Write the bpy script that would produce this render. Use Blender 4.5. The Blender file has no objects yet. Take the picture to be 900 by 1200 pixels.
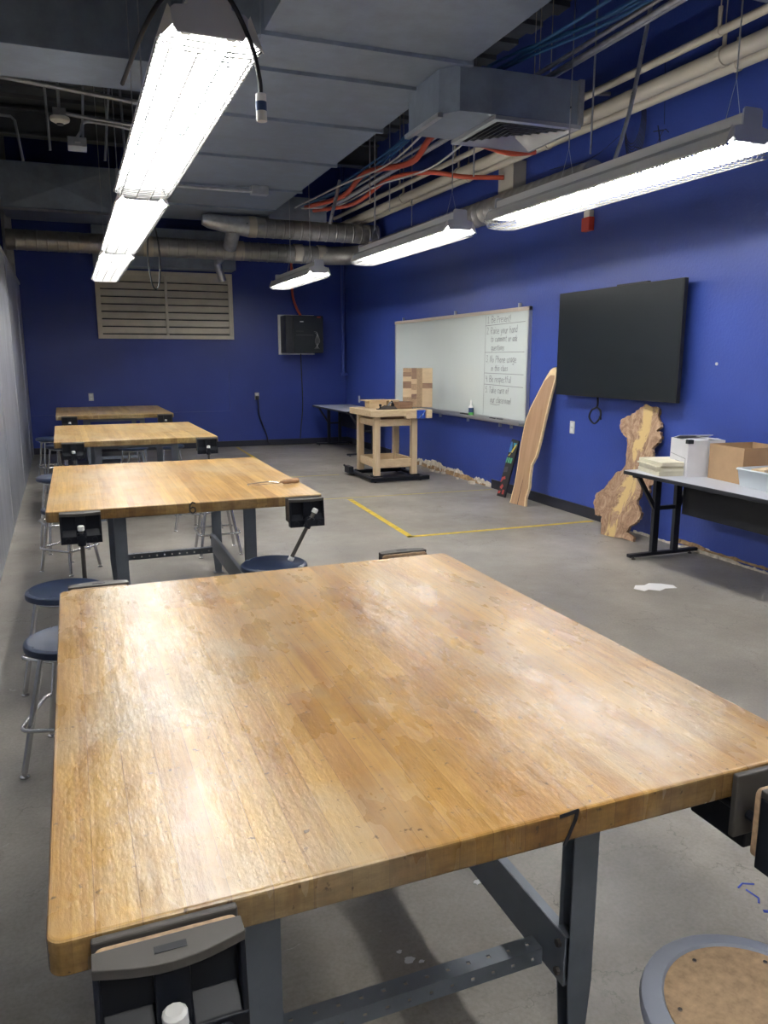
import bpy, bmesh, math, random
from mathutils import Vector, Matrix
random.seed(7)
PI = math.pi
scn = bpy.context.scene
COL = scn.collection

# ------------------------------------------------------------------ materials
def new_mat(name):
    m = bpy.data.materials.new(name); m.use_nodes = True
    nt = m.node_tree; b = nt.nodes['Principled BSDF']
    return m, nt, b
def nd(nt, typ, **kw):
    n = nt.nodes.new(typ)
    for k, v in kw.items():
        if k == 'inp':
            for kk, vv in v.items(): n.inputs[kk].default_value = vv
        else: setattr(n, k, v)
    return n
def plain(name, col, rough=.5, metal=0, noise=0.0, nscale=20, bump=0, spec=.5):
    m, nt, b = new_mat(name)
    b.inputs['Base Color'].default_value = (*col, 1)
    b.inputs['Roughness'].default_value = rough
    b.inputs['Metallic'].default_value = metal
    b.inputs['Specular IOR Level'].default_value = spec
    if noise or bump:
        tc = nd(nt, 'ShaderNodeTexCoord')
        nz = nd(nt, 'ShaderNodeTexNoise', inp={'Scale': nscale, 'Detail': 5, 'Roughness': .6})
        nt.links.new(tc.outputs['Object'], nz.inputs['Vector'])
        if noise:
            cr = nd(nt, 'ShaderNodeValToRGB')
            cr.color_ramp.elements[0].position = .3; cr.color_ramp.elements[1].position = .7
            cr.color_ramp.elements[0].color = (*[c*(1-noise) for c in col], 1)
            cr.color_ramp.elements[1].color = (*[min(1, c*(1+noise)) for c in col], 1)
            nt.links.new(nz.outputs['Fac'], cr.inputs['Fac'])
            nt.links.new(cr.outputs['Color'], b.inputs['Base Color'])
        if bump:
            bp = nd(nt, 'ShaderNodeBump', inp={'Strength': bump, 'Distance': .01})
            nt.links.new(nz.outputs['Fac'], bp.inputs['Height'])
            nt.links.new(bp.outputs['Normal'], b.inputs['Normal'])
    return m
def emis(name, col, s):
    m, nt, b = new_mat(name)
    b.inputs['Base Color'].default_value = (*col, 1)
    b.inputs['Emission Color'].default_value = (*col, 1)
    b.inputs['Emission Strength'].default_value = s
    return m
def ramp(nt, fac, stops):
    cr = nd(nt, 'ShaderNodeValToRGB'); e = cr.color_ramp.elements
    while len(e) < len(stops): e.new(.5)
    for el, (p, c) in zip(e, stops): el.position = p; el.color = (*c, 1)
    nt.links.new(fac, cr.inputs['Fac']); return cr.outputs['Color']
def mixc(nt, fac, a, b, mode='MIX'):
    mx = nd(nt, 'ShaderNodeMix', data_type='RGBA', blend_type=mode)
    for s, v in ((mx.inputs[0], fac), (mx.inputs[6], a), (mx.inputs[7], b)):
        if hasattr(v, 'links') or hasattr(v, 'is_linked'): nt.links.new(v, s)
        elif isinstance(v, (int, float)): s.default_value = v
        else: s.default_value = (*v, 1)
    return mx.outputs[2]
def noise(nt, vec, scale, detail=4, rough=.6, out='Fac', dist=0):
    n = nd(nt, 'ShaderNodeTexNoise', inp={'Scale': scale, 'Detail': detail, 'Roughness': rough, 'Distortion': dist})
    nt.links.new(vec, n.inputs['Vector']); return n.outputs[out]
def mapping(nt, vec, scale=(1, 1, 1), rot=(0, 0, 0), loc=(0, 0, 0)):
    mp = nd(nt, 'ShaderNodeMapping'); mp.inputs['Scale'].default_value = scale
    mp.inputs['Rotation'].default_value = rot; mp.inputs['Location'].default_value = loc
    nt.links.new(vec, mp.inputs['Vector']); return mp.outputs['Vector']
def math_(nt, op, a, b=0.0, c=None):
    n = nd(nt, 'ShaderNodeMath', operation=op)
    for i, v in enumerate((a, b) if c is None else (a, b, c)):
        if isinstance(v, (int, float)): n.inputs[i].default_value = v
        else: nt.links.new(v, n.inputs[i])
    return n.outputs[0]

def butcher(name, seed, warm=1.0, pale=.0):
    m, nt, b = new_mat(name)
    tc = nd(nt, 'ShaderNodeTexCoord'); obj = tc.outputs['Object']
    v = mapping(nt, obj, rot=(0, 0, PI/2), loc=(seed*1.7, seed*.613, 0))
    def brick(h, w, c1, c2, mort):
        br = nd(nt, 'ShaderNodeTexBrick', offset=.37, inp={'Scale': 1, 'Mortar Size': .0007, 'Mortar Smooth': .3,
              'Bias': 0, 'Brick Width': w, 'Row Height': h})
        br.inputs['Color1'].default_value = (*c1, 1); br.inputs['Color2'].default_value = (*c2, 1); br.inputs['Mortar'].default_value = (*mort, 1)
        nt.links.new(v, br.inputs['Vector']); return br.outputs['Color']
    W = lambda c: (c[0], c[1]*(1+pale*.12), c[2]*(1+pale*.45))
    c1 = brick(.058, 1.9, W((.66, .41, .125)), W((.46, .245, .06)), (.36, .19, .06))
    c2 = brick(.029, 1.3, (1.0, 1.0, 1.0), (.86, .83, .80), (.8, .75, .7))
    base = mixc(nt, 1.0, c1, c2, 'MULTIPLY')
    g = noise(nt, mapping(nt, obj, scale=(90, 3.5, 40)), 1, 6, .65)
    base = mixc(nt, 1.0, base, ramp(nt, g, [(.3, (.78, .72, .64)), (.6, (1.06, 1.05, 1.03))]), 'MULTIPLY')
    big = noise(nt, mapping(nt, obj, loc=(seed, seed*2.1, 0)), 2.4, 5, .6)
    base = mixc(nt, ramp(nt, big, [(.46, (0, 0, 0)), (.66, (.55, .55, .55))]), base, (.53, .45, .32))   # worn, greyed finish
    red = noise(nt, mapping(nt, obj, loc=(seed*3+5, 2, 0), scale=(8, .7, 1)), 1.6, 4, .6)
    base = mixc(nt, ramp(nt, red, [(.50, (0, 0, 0)), (.80, (.55, .55, .55))]), base, (.32, .15, .07))
    stv = noise(nt, mapping(nt, obj, loc=(seed*2, 7, 0), scale=(9, .9, 1)), 1.5, 5, .65)
    base = mixc(nt, ramp(nt, stv, [(.52, (0, 0, 0)), (.70, (.8, .8, .8))]), base, mixc(nt, 1.0, base, (.68, .56, .50), 'MULTIPLY'))
    sp = noise(nt, mapping(nt, obj, loc=(seed*7, 0, 0)), 55, 3, .6)
    base = mixc(nt, ramp(nt, sp, [(.65, (0, 0, 0)), (.72, (.85, .85, .85))]), base, (.09, .05, .03))
    sc = noise(nt, mapping(nt, obj, scale=(60, 14, 1), rot=(0, 0, .6), loc=(seed, 3, 0)), 1.4, 3, .5)
    base = mixc(nt, ramp(nt, sc, [(.68, (0, 0, 0)), (.80, (.6, .6, .6))]), base, (.14, .08, .05))
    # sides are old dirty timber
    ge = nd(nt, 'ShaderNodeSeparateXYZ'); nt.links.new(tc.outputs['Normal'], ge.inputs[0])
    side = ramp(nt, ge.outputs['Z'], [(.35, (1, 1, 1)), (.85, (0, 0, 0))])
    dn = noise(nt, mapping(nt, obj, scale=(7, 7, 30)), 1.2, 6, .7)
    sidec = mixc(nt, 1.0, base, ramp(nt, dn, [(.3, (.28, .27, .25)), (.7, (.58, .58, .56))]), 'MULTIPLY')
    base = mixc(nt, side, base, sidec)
    nt.links.new(base, b.inputs['Base Color'])
    r0_ = .19 if seed < 2 else .27
    rn = noise(nt, mapping(nt, obj, scale=(5, 2.2, 1), loc=(0, seed, 0)), 1.5, 4, .55)
    rr = ramp(nt, rn, [(.25, (r0_,)*3), (.75, (r0_+.19,)*3)])
    nt.links.new(rr, b.inputs['Roughness'])
    bn = noise(nt, mapping(nt, obj, scale=(12, 5, 1)), 1.8, 6, .68)
    bp = nd(nt, 'ShaderNodeBump', inp={'Strength': .30 if seed < 2 else .12, 'Distance': .006})
    nt.links.new(math_(nt, 'MULTIPLY_ADD', g, .22, bn), bp.inputs['Height'])
    nt.links.new(bp.outputs['Normal'], b.inputs['Normal'])
    b.inputs['Specular IOR Level'].default_value = .6
    return m

def wood(name, c1, c2, scale=(40, 40, 3), rough=.55):
    m, nt, b = new_mat(name)
    tc = nd(nt, 'ShaderNodeTexCoord'); obj = tc.outputs['Object']
    g = noise(nt, mapping(nt, obj, scale=scale), 1, 6, .6, dist=.6)
    nt.links.new(ramp(nt, g, [(.3, c1), (.7, c2)]), b.inputs['Base Color'])
    b.inputs['Roughness'].default_value = rough
    return m

def concrete():
    m, nt, b = new_mat('concrete_floor')
    tc = nd(nt, 'ShaderNodeTexCoord'); obj = tc.outputs['Object']
    n1 = noise(nt, obj, .9, 7, .65); n2 = noise(nt, mapping(nt, obj, loc=(3, 9, 0)), 6, 6, .7)
    n3 = noise(nt, mapping(nt, obj, loc=(8, 1, 0)), 90, 3, .6)
    base = ramp(nt, n1, [(.3, (.19, .172, .148)), (.5, (.27, .25, .22)), (.72, (.40, .38, .345))])
    base = mixc(nt, 1.0, base, ramp(nt, n2, [(.3, (.80, .80, .80)), (.7, (1.10, 1.10, 1.10))]), 'MULTIPLY')
    base = mixc(nt, 1.0, base, ramp(nt, n3, [(.25, (.82, .82, .82)), (.6, (1.05, 1.05, 1.05))]), 'MULTIPLY')
    # hairline cracks
    wob = noise(nt, obj, 4, 5, .7, out='Color')
    vv = nd(nt, 'ShaderNodeVectorMath', operation='MULTIPLY_ADD'); vv.inputs[1].default_value = (.35, .35, .35)
    nt.links.new(wob, vv.inputs[0]); nt.links.new(obj, vv.inputs[2])
    vo = nd(nt, 'ShaderNodeTexVoronoi', feature='DISTANCE_TO_EDGE', inp={'Scale': 2.6}); nt.links.new(vv.outputs[0], vo.inputs['Vector'])
    crack = ramp(nt, vo.outputs['Distance'], [(.0, (1, 1, 1)), (.010, (0, 0, 0))])
    mask = ramp(nt, noise(nt, mapping(nt, obj, loc=(1, 4, 0)), 1.3, 4, .6), [(.46, (0, 0, 0)), (.60, (.9, .9, .9))])
    cm = mixc(nt, 1.0, crack, mask, 'MULTIPLY')
    base = mixc(nt, cm, base, (.10, .09, .08))
    # pale scuffs and splashes
    s = noise(nt, mapping(nt, obj, loc=(5, 5, 0), scale=(1, 1, 1)), 11, 5, .75, dist=1.5)
    base = mixc(nt, ramp(nt, s, [(.685, (0, 0, 0)), (.72, (.5, .5, .5))]), base, (.62, .61, .58))
    nt.links.new(base, b.inputs['Base Color'])
    nt.links.new(ramp(nt, n2, [(.3, (.28, .28, .28)), (.7, (.52, .52, .52))]), b.inputs['Roughness'])
    bp = nd(nt, 'ShaderNodeBump', inp={'Strength': .18, 'Distance': .01}); nt.links.new(n2, bp.inputs['Height'])
    nt.links.new(bp.outputs['Normal'], b.inputs['Normal'])
    return m

def wall_paint(name, col):
    m, nt, b = new_mat(name)
    tc = nd(nt, 'ShaderNodeTexCoord'); obj = tc.outputs['Object']
    n = noise(nt, obj, 1.2, 4, .5)
    nt.links.new(ramp(nt, n, [(.3, tuple(c*.9 for c in col)), (.7, tuple(c*1.1 for c in col))]), b.inputs['Base Color'])
    b.inputs['Roughness'].default_value = .38
    n2 = noise(nt, obj, 45, 3, .6)
    bp = nd(nt, 'ShaderNodeBump', inp={'Strength': .35, 'Distance': .006}); nt.links.new(n2, bp.inputs['Height'])
    nt.links.new(bp.outputs['Normal'], b.inputs['Normal'])
    return m

def partition_mat():
    m, nt, b = new_mat('partition_panel')
    tc = nd(nt, 'ShaderNodeTexCoord'); obj = tc.outputs['Object']
    n = noise(nt, mapping(nt, obj, scale=(1, 5, .6)), 1.4, 6, .65)
    n2 = noise(nt, mapping(nt, obj, scale=(1, 1, 1)), 1.5, 5, .6)
    c = ramp(nt, n, [(.3, (.30, .32, .37)), (.7, (.50, .52, .57))])
    c = mixc(nt, 1.0, c, ramp(nt, n2, [(.3, (.8, .8, .82)), (.7, (1.1, 1.1, 1.1))]), 'MULTIPLY')
    nt.links.new(c, b.inputs['Base Color']); b.inputs['Roughness'].default_value = .35; b.inputs['Metallic'].default_value = .25
    return m

def galv(name, col, rough=.42, metal=.75, ns=5):
    m, nt, b = new_mat(name)
    tc = nd(nt, 'ShaderNodeTexCoord'); obj = tc.outputs['Object']
    n = noise(nt, obj, ns, 6, .65)
    nt.links.new(ramp(nt, n, [(.3, tuple(c*.8 for c in col)), (.7, tuple(c*1.15 for c in col))]), b.inputs['Base Color'])
    nt.links.new(ramp(nt, n, [(.3, (rough-.08,)*3), (.7, (rough+.12,)*3)]), b.inputs['Roughness'])
    b.inputs['Metallic'].default_value = metal
    return m

def burl_mat():
    m, nt, b = new_mat('burl_wood')
    tc = nd(nt, 'ShaderNodeTexCoord'); obj = tc.outputs['Object']
    sw = noise(nt, mapping(nt, obj, scale=(9, 9, 5)), 1.2, 8, .75, dist=2.5)
    dark = ramp(nt, sw, [(.32, (.16, .085, .05)), (.5, (.34, .21, .13)), (.66, (.52, .36, .24))])
    sx = nd(nt, 'ShaderNodeSeparateXYZ'); nt.links.new(obj, sx.inputs[0])
    cx = math_(nt, 'MULTIPLY_ADD', sx.outputs['Z'], .10, .125)
    dx = math_(nt, 'ABSOLUTE', math_(nt, 'SUBTRACT', sx.outputs['X'], cx))
    hn = noise(nt, mapping(nt, obj, scale=(7, 7, 3.2)), 1.3, 6, .65, dist=.8)
    hh = math_(nt, 'MULTIPLY_ADD', dx, 1.6, hn)
    c = mixc(nt, ramp(nt, hh, [(.52, (1, 1, 1)), (.57, (0, 0, 0))]), dark, (.60, .43, .19))
    nt.links.new(c, b.inputs['Base Color']); b.inputs['Roughness'].default_value = .6
    return m

def patch_mat():
    m, nt, b = new_mat('patchwork_wood')
    tc = nd(nt, 'ShaderNodeTexCoord'); obj = tc.outputs['Object']
    v = mapping(nt, obj, rot=(0, PI/2, PI/2), scale=(1, 1, 1))
    br = nd(nt, 'ShaderNodeTexBrick', offset=.4, inp={'Scale': 1, 'Mortar Size': .0005, 'Brick Width': .10, 'Row Height': .082})
    br.inputs['Color1'].default_value = (.62, .46, .30, 1); br.inputs['Color2'].default_value = (.16, .075, .04, 1); br.inputs['Mortar'].default_value = (.2, .12, .08, 1)
    nt.links.new(mapping(nt, obj, rot=(PI/2, 0, 0)), br.inputs['Vector'])
    nt.links.new(br.outputs['Color'], b.inputs['Base Color']); b.inputs['Roughness'].default_value = .55
    return m

M = {}
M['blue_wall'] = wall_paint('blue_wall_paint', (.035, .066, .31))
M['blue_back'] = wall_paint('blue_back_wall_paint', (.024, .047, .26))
M['concrete'] = concrete()
M['deck'] = plain('dark_deck_paint', (.085, .095, .11), .6, 0, .2, 3)
M['partition'] = partition_mat()
M['duct'] = galv('duct_metal', (.30, .35, .43), .45, .5)
M['galv'] = galv('galvanized_steel', (.55, .57, .60), .35, .8, 12)
M['spiral'] = galv('spiral_pipe_metal', (.38, .37, .35), .36, .7, 9)
M['leg'] = galv('painted_steel_leg', (.18, .205, .25), .38, .3, 6)
M['chrome'] = plain('chrome', (.62, .62, .63), .22, .9)
M['stool_blue'] = plain('blue_stool_seat', (.014, .027, .065), .42, 0, .08, 30)
M['stool_grey'] = plain('grey_stool_rim', (.30, .33, .40), .4, .1)
M['hardboard'] = plain('hardboard', (.36, .25, .15), .7, 0, .25, 60)
M['black'] = plain('black_cast_iron', (.008, .010, .016), .45, spec=.3)
M['black_matte'] = plain('black_matte', (.012, .014, .022), .5)
M['dark_steel'] = galv('worn_steel', (.085, .078, .072), .5, .3, 14)
M['cap'] = plain('white_rubber_cap', (.72, .72, .70), .5)
M['liner'] = plain('vise_wood_liner', (.42, .28, .17), .65, 0, .3, 60)
M['rivet'] = plain('rivet', (.6, .6, .62), .25, .9)
M['white'] = plain('white_paint', (.78, .78, .76), .4)
M['reflector'] = plain('white_reflector', (.82, .82, .80), .35)
M['fixture_grey'] = plain('grey_end_plate', (.58, .60, .66), .45, .0)
M['wire'] = plain('wire_guard', (.085, .085, .085), .5, 0)
M['tube'] = emis('lamp_tube', (1.0, .985, .95), 34)
M['board'] = plain('whiteboard_surface', (.68, .74, .73), .22)
M['ink'] = plain('marker_ink', (.23, .25, .27), .6)
M['alu'] = plain('aluminium_trim', (.55, .57, .60), .35, .7)
M['tan_trim'] = plain('tan_trim', (.55, .48, .40), .5)
M['tv'] = plain('tv_screen', (.010, .014, .018), .28)
M['tv_bezel'] = plain('tv_bezel', (.015, .016, .018), .4)
M['beige'] = plain('beige_pipe_paint', (.50, .46, .38), .45)
M['orange'] = plain('orange_conduit', (.55, .09, .045), .5)
M['bluecable'] = plain('blue_cable', (.04, .14, .34), .5)
M['cable_white'] = plain('white_cable', (.55, .55, .55), .5)
M['cable_black'] = plain('black_cable', (.015, .016, .02), .5)
M['louver'] = plain('louver_paint', (.66, .61, .51), .5, 0, .08, 4)
M['maple'] = wood('pale_maple', (.58, .43, .26), (.70, .55, .36))
M['maple2'] = wood('pale_maple_block', (.60, .44, .27), (.72, .56, .36), (10, 30, 30))
M['slab'] = wood('slab_heartwood', (.33, .19, .105), (.43, .27, .16), (25, 25, 2.0))
M['sapwood'] = plain('slab_sapwood', (.74, .58, .34), .6, 0, .12, 25)
M['burl'] = burl_mat()
M['bark'] = plain('bark_edge', (.20, .12, .07), .9, 0, .4, 30)
M['patch'] = patch_mat()
M['walnut'] = wood('walnut_block', (.17, .09, .055), (.30, .18, .11), (8, 30, 60))
M['cardboard'] = plain('cardboard', (.40, .26, .145), .8, 0, .08, 10)
M['cardboard_in'] = plain('cardboard_inside', (.36, .23, .13), .8, 0, .08, 10)
M['white_box'] = plain('white_box_card', (.70, .70, .74), .6, 0, .04, 8)
M['cream'] = plain('cream_board', (.70, .66, .52), .6, 0, .06, 10)
M['laminate'] = plain('light_grey_laminate', (.52, .54, .60), .35)
M['bin'] = plain('white_plastic', (.66, .72, .76), .35)
M['yellow'] = plain('yellow_tape', (.62, .44, .03), .5, 0, .25, 15)
M['yellow_worn'] = plain('worn_yellow_tape', (.50, .42, .16), .6, 0, .25, 15)
M['baseboard'] = plain('dark_baseboard', (.018, .020, .035), .45)
M['plaster'] = plain('broken_plaster', (.62, .56, .47), .9, 0, .35, 14, .6)
M['plaster2'] = plain('tan_glue', (.34, .22, .12), .9, 0, .4, 20, .6)
M['blue_metal'] = plain('blue_vise_metal', (.02, .07, .42), .35)
M['red'] = plain('red_alarm', (.50, .05, .03), .4)
M['smoke'] = plain('smoke_detector_plastic', (.66, .64, .58), .5)
M['outlet'] = plain('outlet_plate', (.62, .62, .60), .4)
M['green'] = plain('green_label', (.10, .42, .10), .5)
M['navy'] = plain('navy_label', (.02, .05, .16), .5)
M['paint_white'] = plain('white_floor_paint', (.74, .74, .76), .6)
M['paint_blue'] = plain('blue_floor_paint', (.06, .10, .50), .6)
M['art_black'] = plain('board_black_paint', (.014, .014, .018), .5)
for k, c in dict(a_teal=(.02, .28, .42), a_yellow=(.65, .52, .08), a_green=(.05, .30, .16), a_red=(.42, .06, .05), a_blue=(.03, .16, .40), a_grey=(.06, .06, .07)).items():
    M[k] = plain('board_'+k, c, .5)

# ------------------------------------------------------------------ mesh helper
class MB:
    def __init__(s): s.v = []; s.f = []
    def add(s, vs, fs, mt=None):
        o = len(s.v)
        s.v += [tuple(mt @ Vector(v)) if mt else tuple(v) for v in vs]
        s.f += [tuple(i+o for i in f) for f in fs]; return s
    def box(s, a, b, mt=None):
        x0, y0, z0 = [min(p, q) for p, q in zip(a, b)]; x1, y1, z1 = [max(p, q) for p, q in zip(a, b)]
        vs = [(x0,y0,z0),(x1,y0,z0),(x1,y1,z0),(x0,y1,z0),(x0,y0,z1),(x1,y0,z1),(x1,y1,z1),(x0,y1,z1)]
        return s.add(vs, [(0,3,2,1),(4,5,6,7),(0,1,5,4),(1,2,6,5),(2,3,7,6),(3,0,4,7)], mt)
    def cbox(s, c, d, mt=None):
        return s.box([c[i]-d[i]/2 for i in range(3)], [c[i]+d[i]/2 for i in range(3)], mt)
    def prism(s, poly, z0, z1, mt=None):
        """poly in xy, extruded z0..z1"""
        a = sum(poly[i][0]*poly[(i+1) % len(poly)][1]-poly[(i+1) % len(poly)][0]*poly[i][1] for i in range(len(poly)))
        if a < 0: poly = poly[::-1]
        n = len(poly)
        vs = [(x, y, z0) for x, y in poly]+[(x, y, z1) for x, y in poly]
        fs = [tuple(range(n-1, -1, -1)), tuple(range(n, 2*n))]+[(i, (i+1) % n, n+(i+1) % n, n+i) for i in range(n)]
        return s.add(vs, fs, mt)
    def tube(s, pts, r, n=8, closed=False, cap=True):
        P = [Vector(p) for p in pts]; L = len(P)
        rr = r if isinstance(r, (list, tuple)) else [r]*L
        up = None; rings = []
        for i, p in enumerate(P):
            if closed: t = P[(i+1) % L]-P[i-1]
            else: t = (P[min(i+1, L-1)]-P[max(i-1, 0)])
            t.normalize()
            if up is None:
                up = Vector((0, 0, 1)) if abs(t.z) < .9 else Vector((0, 1, 0))
            u = (up - t*up.dot(t)).normalized(); up = u; w = t.cross(u)
            rings.append([tuple(p+(u*math.cos(2*PI*k/n)+w*math.sin(2*PI*k/n))*rr[i]) for k in range(n)])
        vs = [q for rg in rings for q in rg]; fs = []
        for i in range(L if closed else L-1):
            j = (i+1) % L
            for k in range(n):
                k2 = (k+1) % n; fs.append((i*n+k, i*n+k2, j*n+k2, j*n+k))
        if not closed and cap:
            fs.append(tuple(range(n-1, -1, -1))); fs.append(tuple((L-1)*n+k for k in range(n)))
        return s.add(vs, fs)
    def lathe(s, prof, n=32, mt=None):
        vs = []; fs = []
        for r, z in prof:
            for k in range(n): vs.append((r*math.cos(2*PI*k/n), r*math.sin(2*PI*k/n), z))
        for i in range(len(prof)-1):
            for k in range(n):
                k2 = (k+1) % n; fs.append((i*n+k, i*n+k2, (i+1)*n+k2, (i+1)*n+k))
        fs.append(tuple(range(n-1, -1, -1))); fs.append(tuple((len(prof)-1)*n+k for k in range(n)))
        return s.add(vs, fs, mt)
    def build(s, name, mat, parent=None, loc=None, bevel=0, smooth=None, rz=None, seg=2):
        me = bpy.data.meshes.new(name); me.from_pydata(s.v, [], s.f); me.update()
        bm = bmesh.new(); bm.from_mesh(me); bmesh.ops.recalc_face_normals(bm, faces=bm.faces); bm.to_mesh(me); bm.free()
        me.materials.append(M[mat] if isinstance(mat, str) else mat)
        o = bpy.data.objects.new(name, me); COL.objects.link(o)
        if parent: o.parent = parent
        if loc: o.location = loc
        if rz is not None: o.rotation_euler = (0, 0, rz)
        if smooth:
            for p in me.polygons: p.use_smooth = True
            me.set_sharp_from_angle(angle=math.radians(smooth))
        if bevel:
            b = o.modifiers.new('bevel', 'BEVEL'); b.width = bevel; b.segments = seg; b.limit_method = 'ANGLE'; b.angle_limit = .6
        return o

def tag(o, label=None, cat=None, group=None, kind=None):
    if label: o['label'] = label
    if cat: o['category'] = cat
    if group: o['group'] = group
    if kind: o['kind'] = kind
    return o
def empty(name, loc, label=None, cat=None, group=None, rz=0):
    o = bpy.data.objects.new(name, None); COL.objects.link(o); o.location = loc; o.rotation_euler = (0, 0, rz); o.empty_display_size = .1
    return tag(o, label, cat, group)
def struct(name, mb, mat, **kw): return tag(mb.build(name, mat, **kw), kind='structure')
def copy_tree(o, parent=None):
    c = o.copy(); COL.objects.link(c)
    if parent: c.parent = parent
    for ch in [x for x in bpy.data.objects if x.parent == o]: copy_tree(ch, c)
    return c
def arc(cx, cy, r, a0, a1, n): return [(cx+r*math.cos(a0+(a1-a0)*i/n), cy+r*math.sin(a0+(a1-a0)*i/n)) for i in range(n+1)]
def rrect(w, d, r, n=6):
    p = []
    for sx, sy, a in ((1, 1, 0), (-1, 1, PI/2), (-1, -1, PI), (1, -1, 3*PI/2)):
        p += arc(sx*(w/2-r), sy*(d/2-r), r, a, a+PI/2, n)
    return p
def smooth_path(pts, n=8):
    P = [Vector(p) for p in pts]; P = [2*P[0]-P[1]]+P+[2*P[-1]-P[-2]]; out = []
    for i in range(1, len(P)-2):
        for k in range(n):
            t = k/n; a, b, c, d = P[i-1:i+3]
            out.append(.5*((2*b)+(c-a)*t+(2*a-5*b+4*c-d)*t*t+(-a+3*b-3*c+d)*t**3))
    out.append(P[-2]); return out

# ------------------------------------------------------------------ room shell
XR, YB, ZC, XL, YN = 4.44, 13.4, 4.72, -3.0, -4.5
struct('floor', MB().box((XL-.2, YN-.2, -.1), (XR+.2, YB+.2, 0)), 'concrete')
struct('ceiling', MB().box((XL-.2, YN-.2, ZC), (XR+.2, YB+.2, ZC+.15)), 'deck')
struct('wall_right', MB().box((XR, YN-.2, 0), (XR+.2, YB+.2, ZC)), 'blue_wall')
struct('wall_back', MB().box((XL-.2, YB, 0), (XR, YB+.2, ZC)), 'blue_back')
struct('wall_near', MB().box((XL-.2, YN-.2, 0), (XR, YN, ZC)), 'white')
struct('wall_far_left', MB().box((XL-.2, YN, 0), (XL, YB, ZC)), 'deck')
# left partition, 2.6 m high, runs at a slight angle to the room
pm = MB(); pm.prism([(-.79, YB), (-.42, -3.0), (-.50, -3.0), (-.87, YB)], 0, 2.6)
struct('wall_left', pm, 'partition')
def seam(y): return -.79+(YB-y)*.0226
b = MB()
for y in (12.2, 9.8, 7.4, 5.0): b.box((seam(y)-.002, y-.012, 0), (seam(y)+.006, y+.012, 2.6))
b.prism([(-.775, YB), (-.405, -3.0), (-.515, -3.0), (-.885, YB)], 2.6, 2.63)
struct('trim_1', b, 'alu')
struct('trim_2', MB().box((-.93, 12.95, 2.63), (-.80, 13.05, ZC)).box((-.90, 12.90, 2.63), (-.88, 13.1, ZC)), 'galv')
# baseboards
struct('baseboard_back', MB().box((-.79, YB-.015, 0), (XR, YB, .10)), 'baseboard')
b = MB(); b.box((XR-.015, 5.45, 0), (XR, 7.95, .105)); b.box((XR-.015, 11.2, 0), (XR, YB-.015, .105))
struct('baseboard_right', b, 'baseboard')
# deck ribs and joists
b = MB()
for i in range(38): b.box((XL, -4.3+i*.46, ZC-.045), (XR, -4.3+i*.46+.2, ZC))
struct('trim_3', b, 'deck')
b = MB()
for y in (1.5, 5.0, 8.5, 11.8):
    b.box((XL, y-.09, ZC-.08), (XR, y+.09, ZC-.06)); b.box((XL, y-.01, ZC-.36), (XR, y+.01, ZC-.08)); b.box((XL, y-.09, ZC-.38), (XR, y+.09, ZC-.36))
struct('trim_4', b, 'deck')
# painted-over panel outline on the back wall (a raised lower panel)
b = MB(); b.box((-.79, YB-.018, .595), (2.36, YB, .615)); b.box((2.34, YB-.018, .595), (2.36, YB, 1.30))
struct('trim_5', b, 'blue_back')

# torn-off baseboard strips: ragged plaster on the right wall
def crumbs(name, y0, y1, mat, seed, hmax, zbase=0, xoff=0.0, step=.035, pw=1.0):
    rnd = random.Random(seed); mb = MB(); y = y0; h = hmax*.5; P = []
    while y < y1:
        h += rnd.uniform(-.35, .35)*hmax*.6; h = max(.012, min(hmax, h)); P.append((y, h)); y += step*rnd.uniform(.5, 1.5)
    P.append((y1, .02))
    for (a, ha), (c, hc) in zip(P, P[1:]):
        t = .006+rnd.random()*.012+xoff
        mb.add([(XR, a, zbase), (XR, c, zbase), (XR, c, zbase+hc), (XR, a, zbase+ha), (XR-t, a, zbase), (XR-t, c, zbase), (XR-t*.5, c, zbase+hc*.9), (XR-t*.5, a, zbase+ha*.9)],
               [(0,1,2,3),(4,7,6,5),(0,4,5,1),(3,2,6,7),(0,3,7,4),(1,5,6,2)])
    struct(name, mb, mat)
crumbs('trim_6', 7.98, 11.0, 'plaster', 1, .13)
crumbs('trim_7', 2.0, 5.4, 'plaster', 2, .055)
crumbs('trim_8', 8.1, 10.6, 'plaster2', 3, .06, xoff=.008)
crumbs('trim_9', 2.3, 4.9, 'plaster2', 4, .035, zbase=.03, xoff=.004)
rnd = random.Random(11)
for i in range(9):
    y = rnd.uniform(8.2, 10.6); s = rnd.uniform(.02, .05); mb = MB()
    pts = [(rnd.uniform(.6, 1)*s*math.cos(a*PI/3), rnd.uniform(.6, 1)*s*math.sin(a*PI/3)) for a in range(6)]
    mb.prism(pts, 0, s*.6)
    tag(mb.build('plaster_chunk', 'plaster', loc=(XR-.05-rnd.uniform(0, .06), y, 0)), 'small broken plaster chunk on the floor under the whiteboard', 'plaster chunk', 'plaster chunks under the whiteboard')

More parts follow.
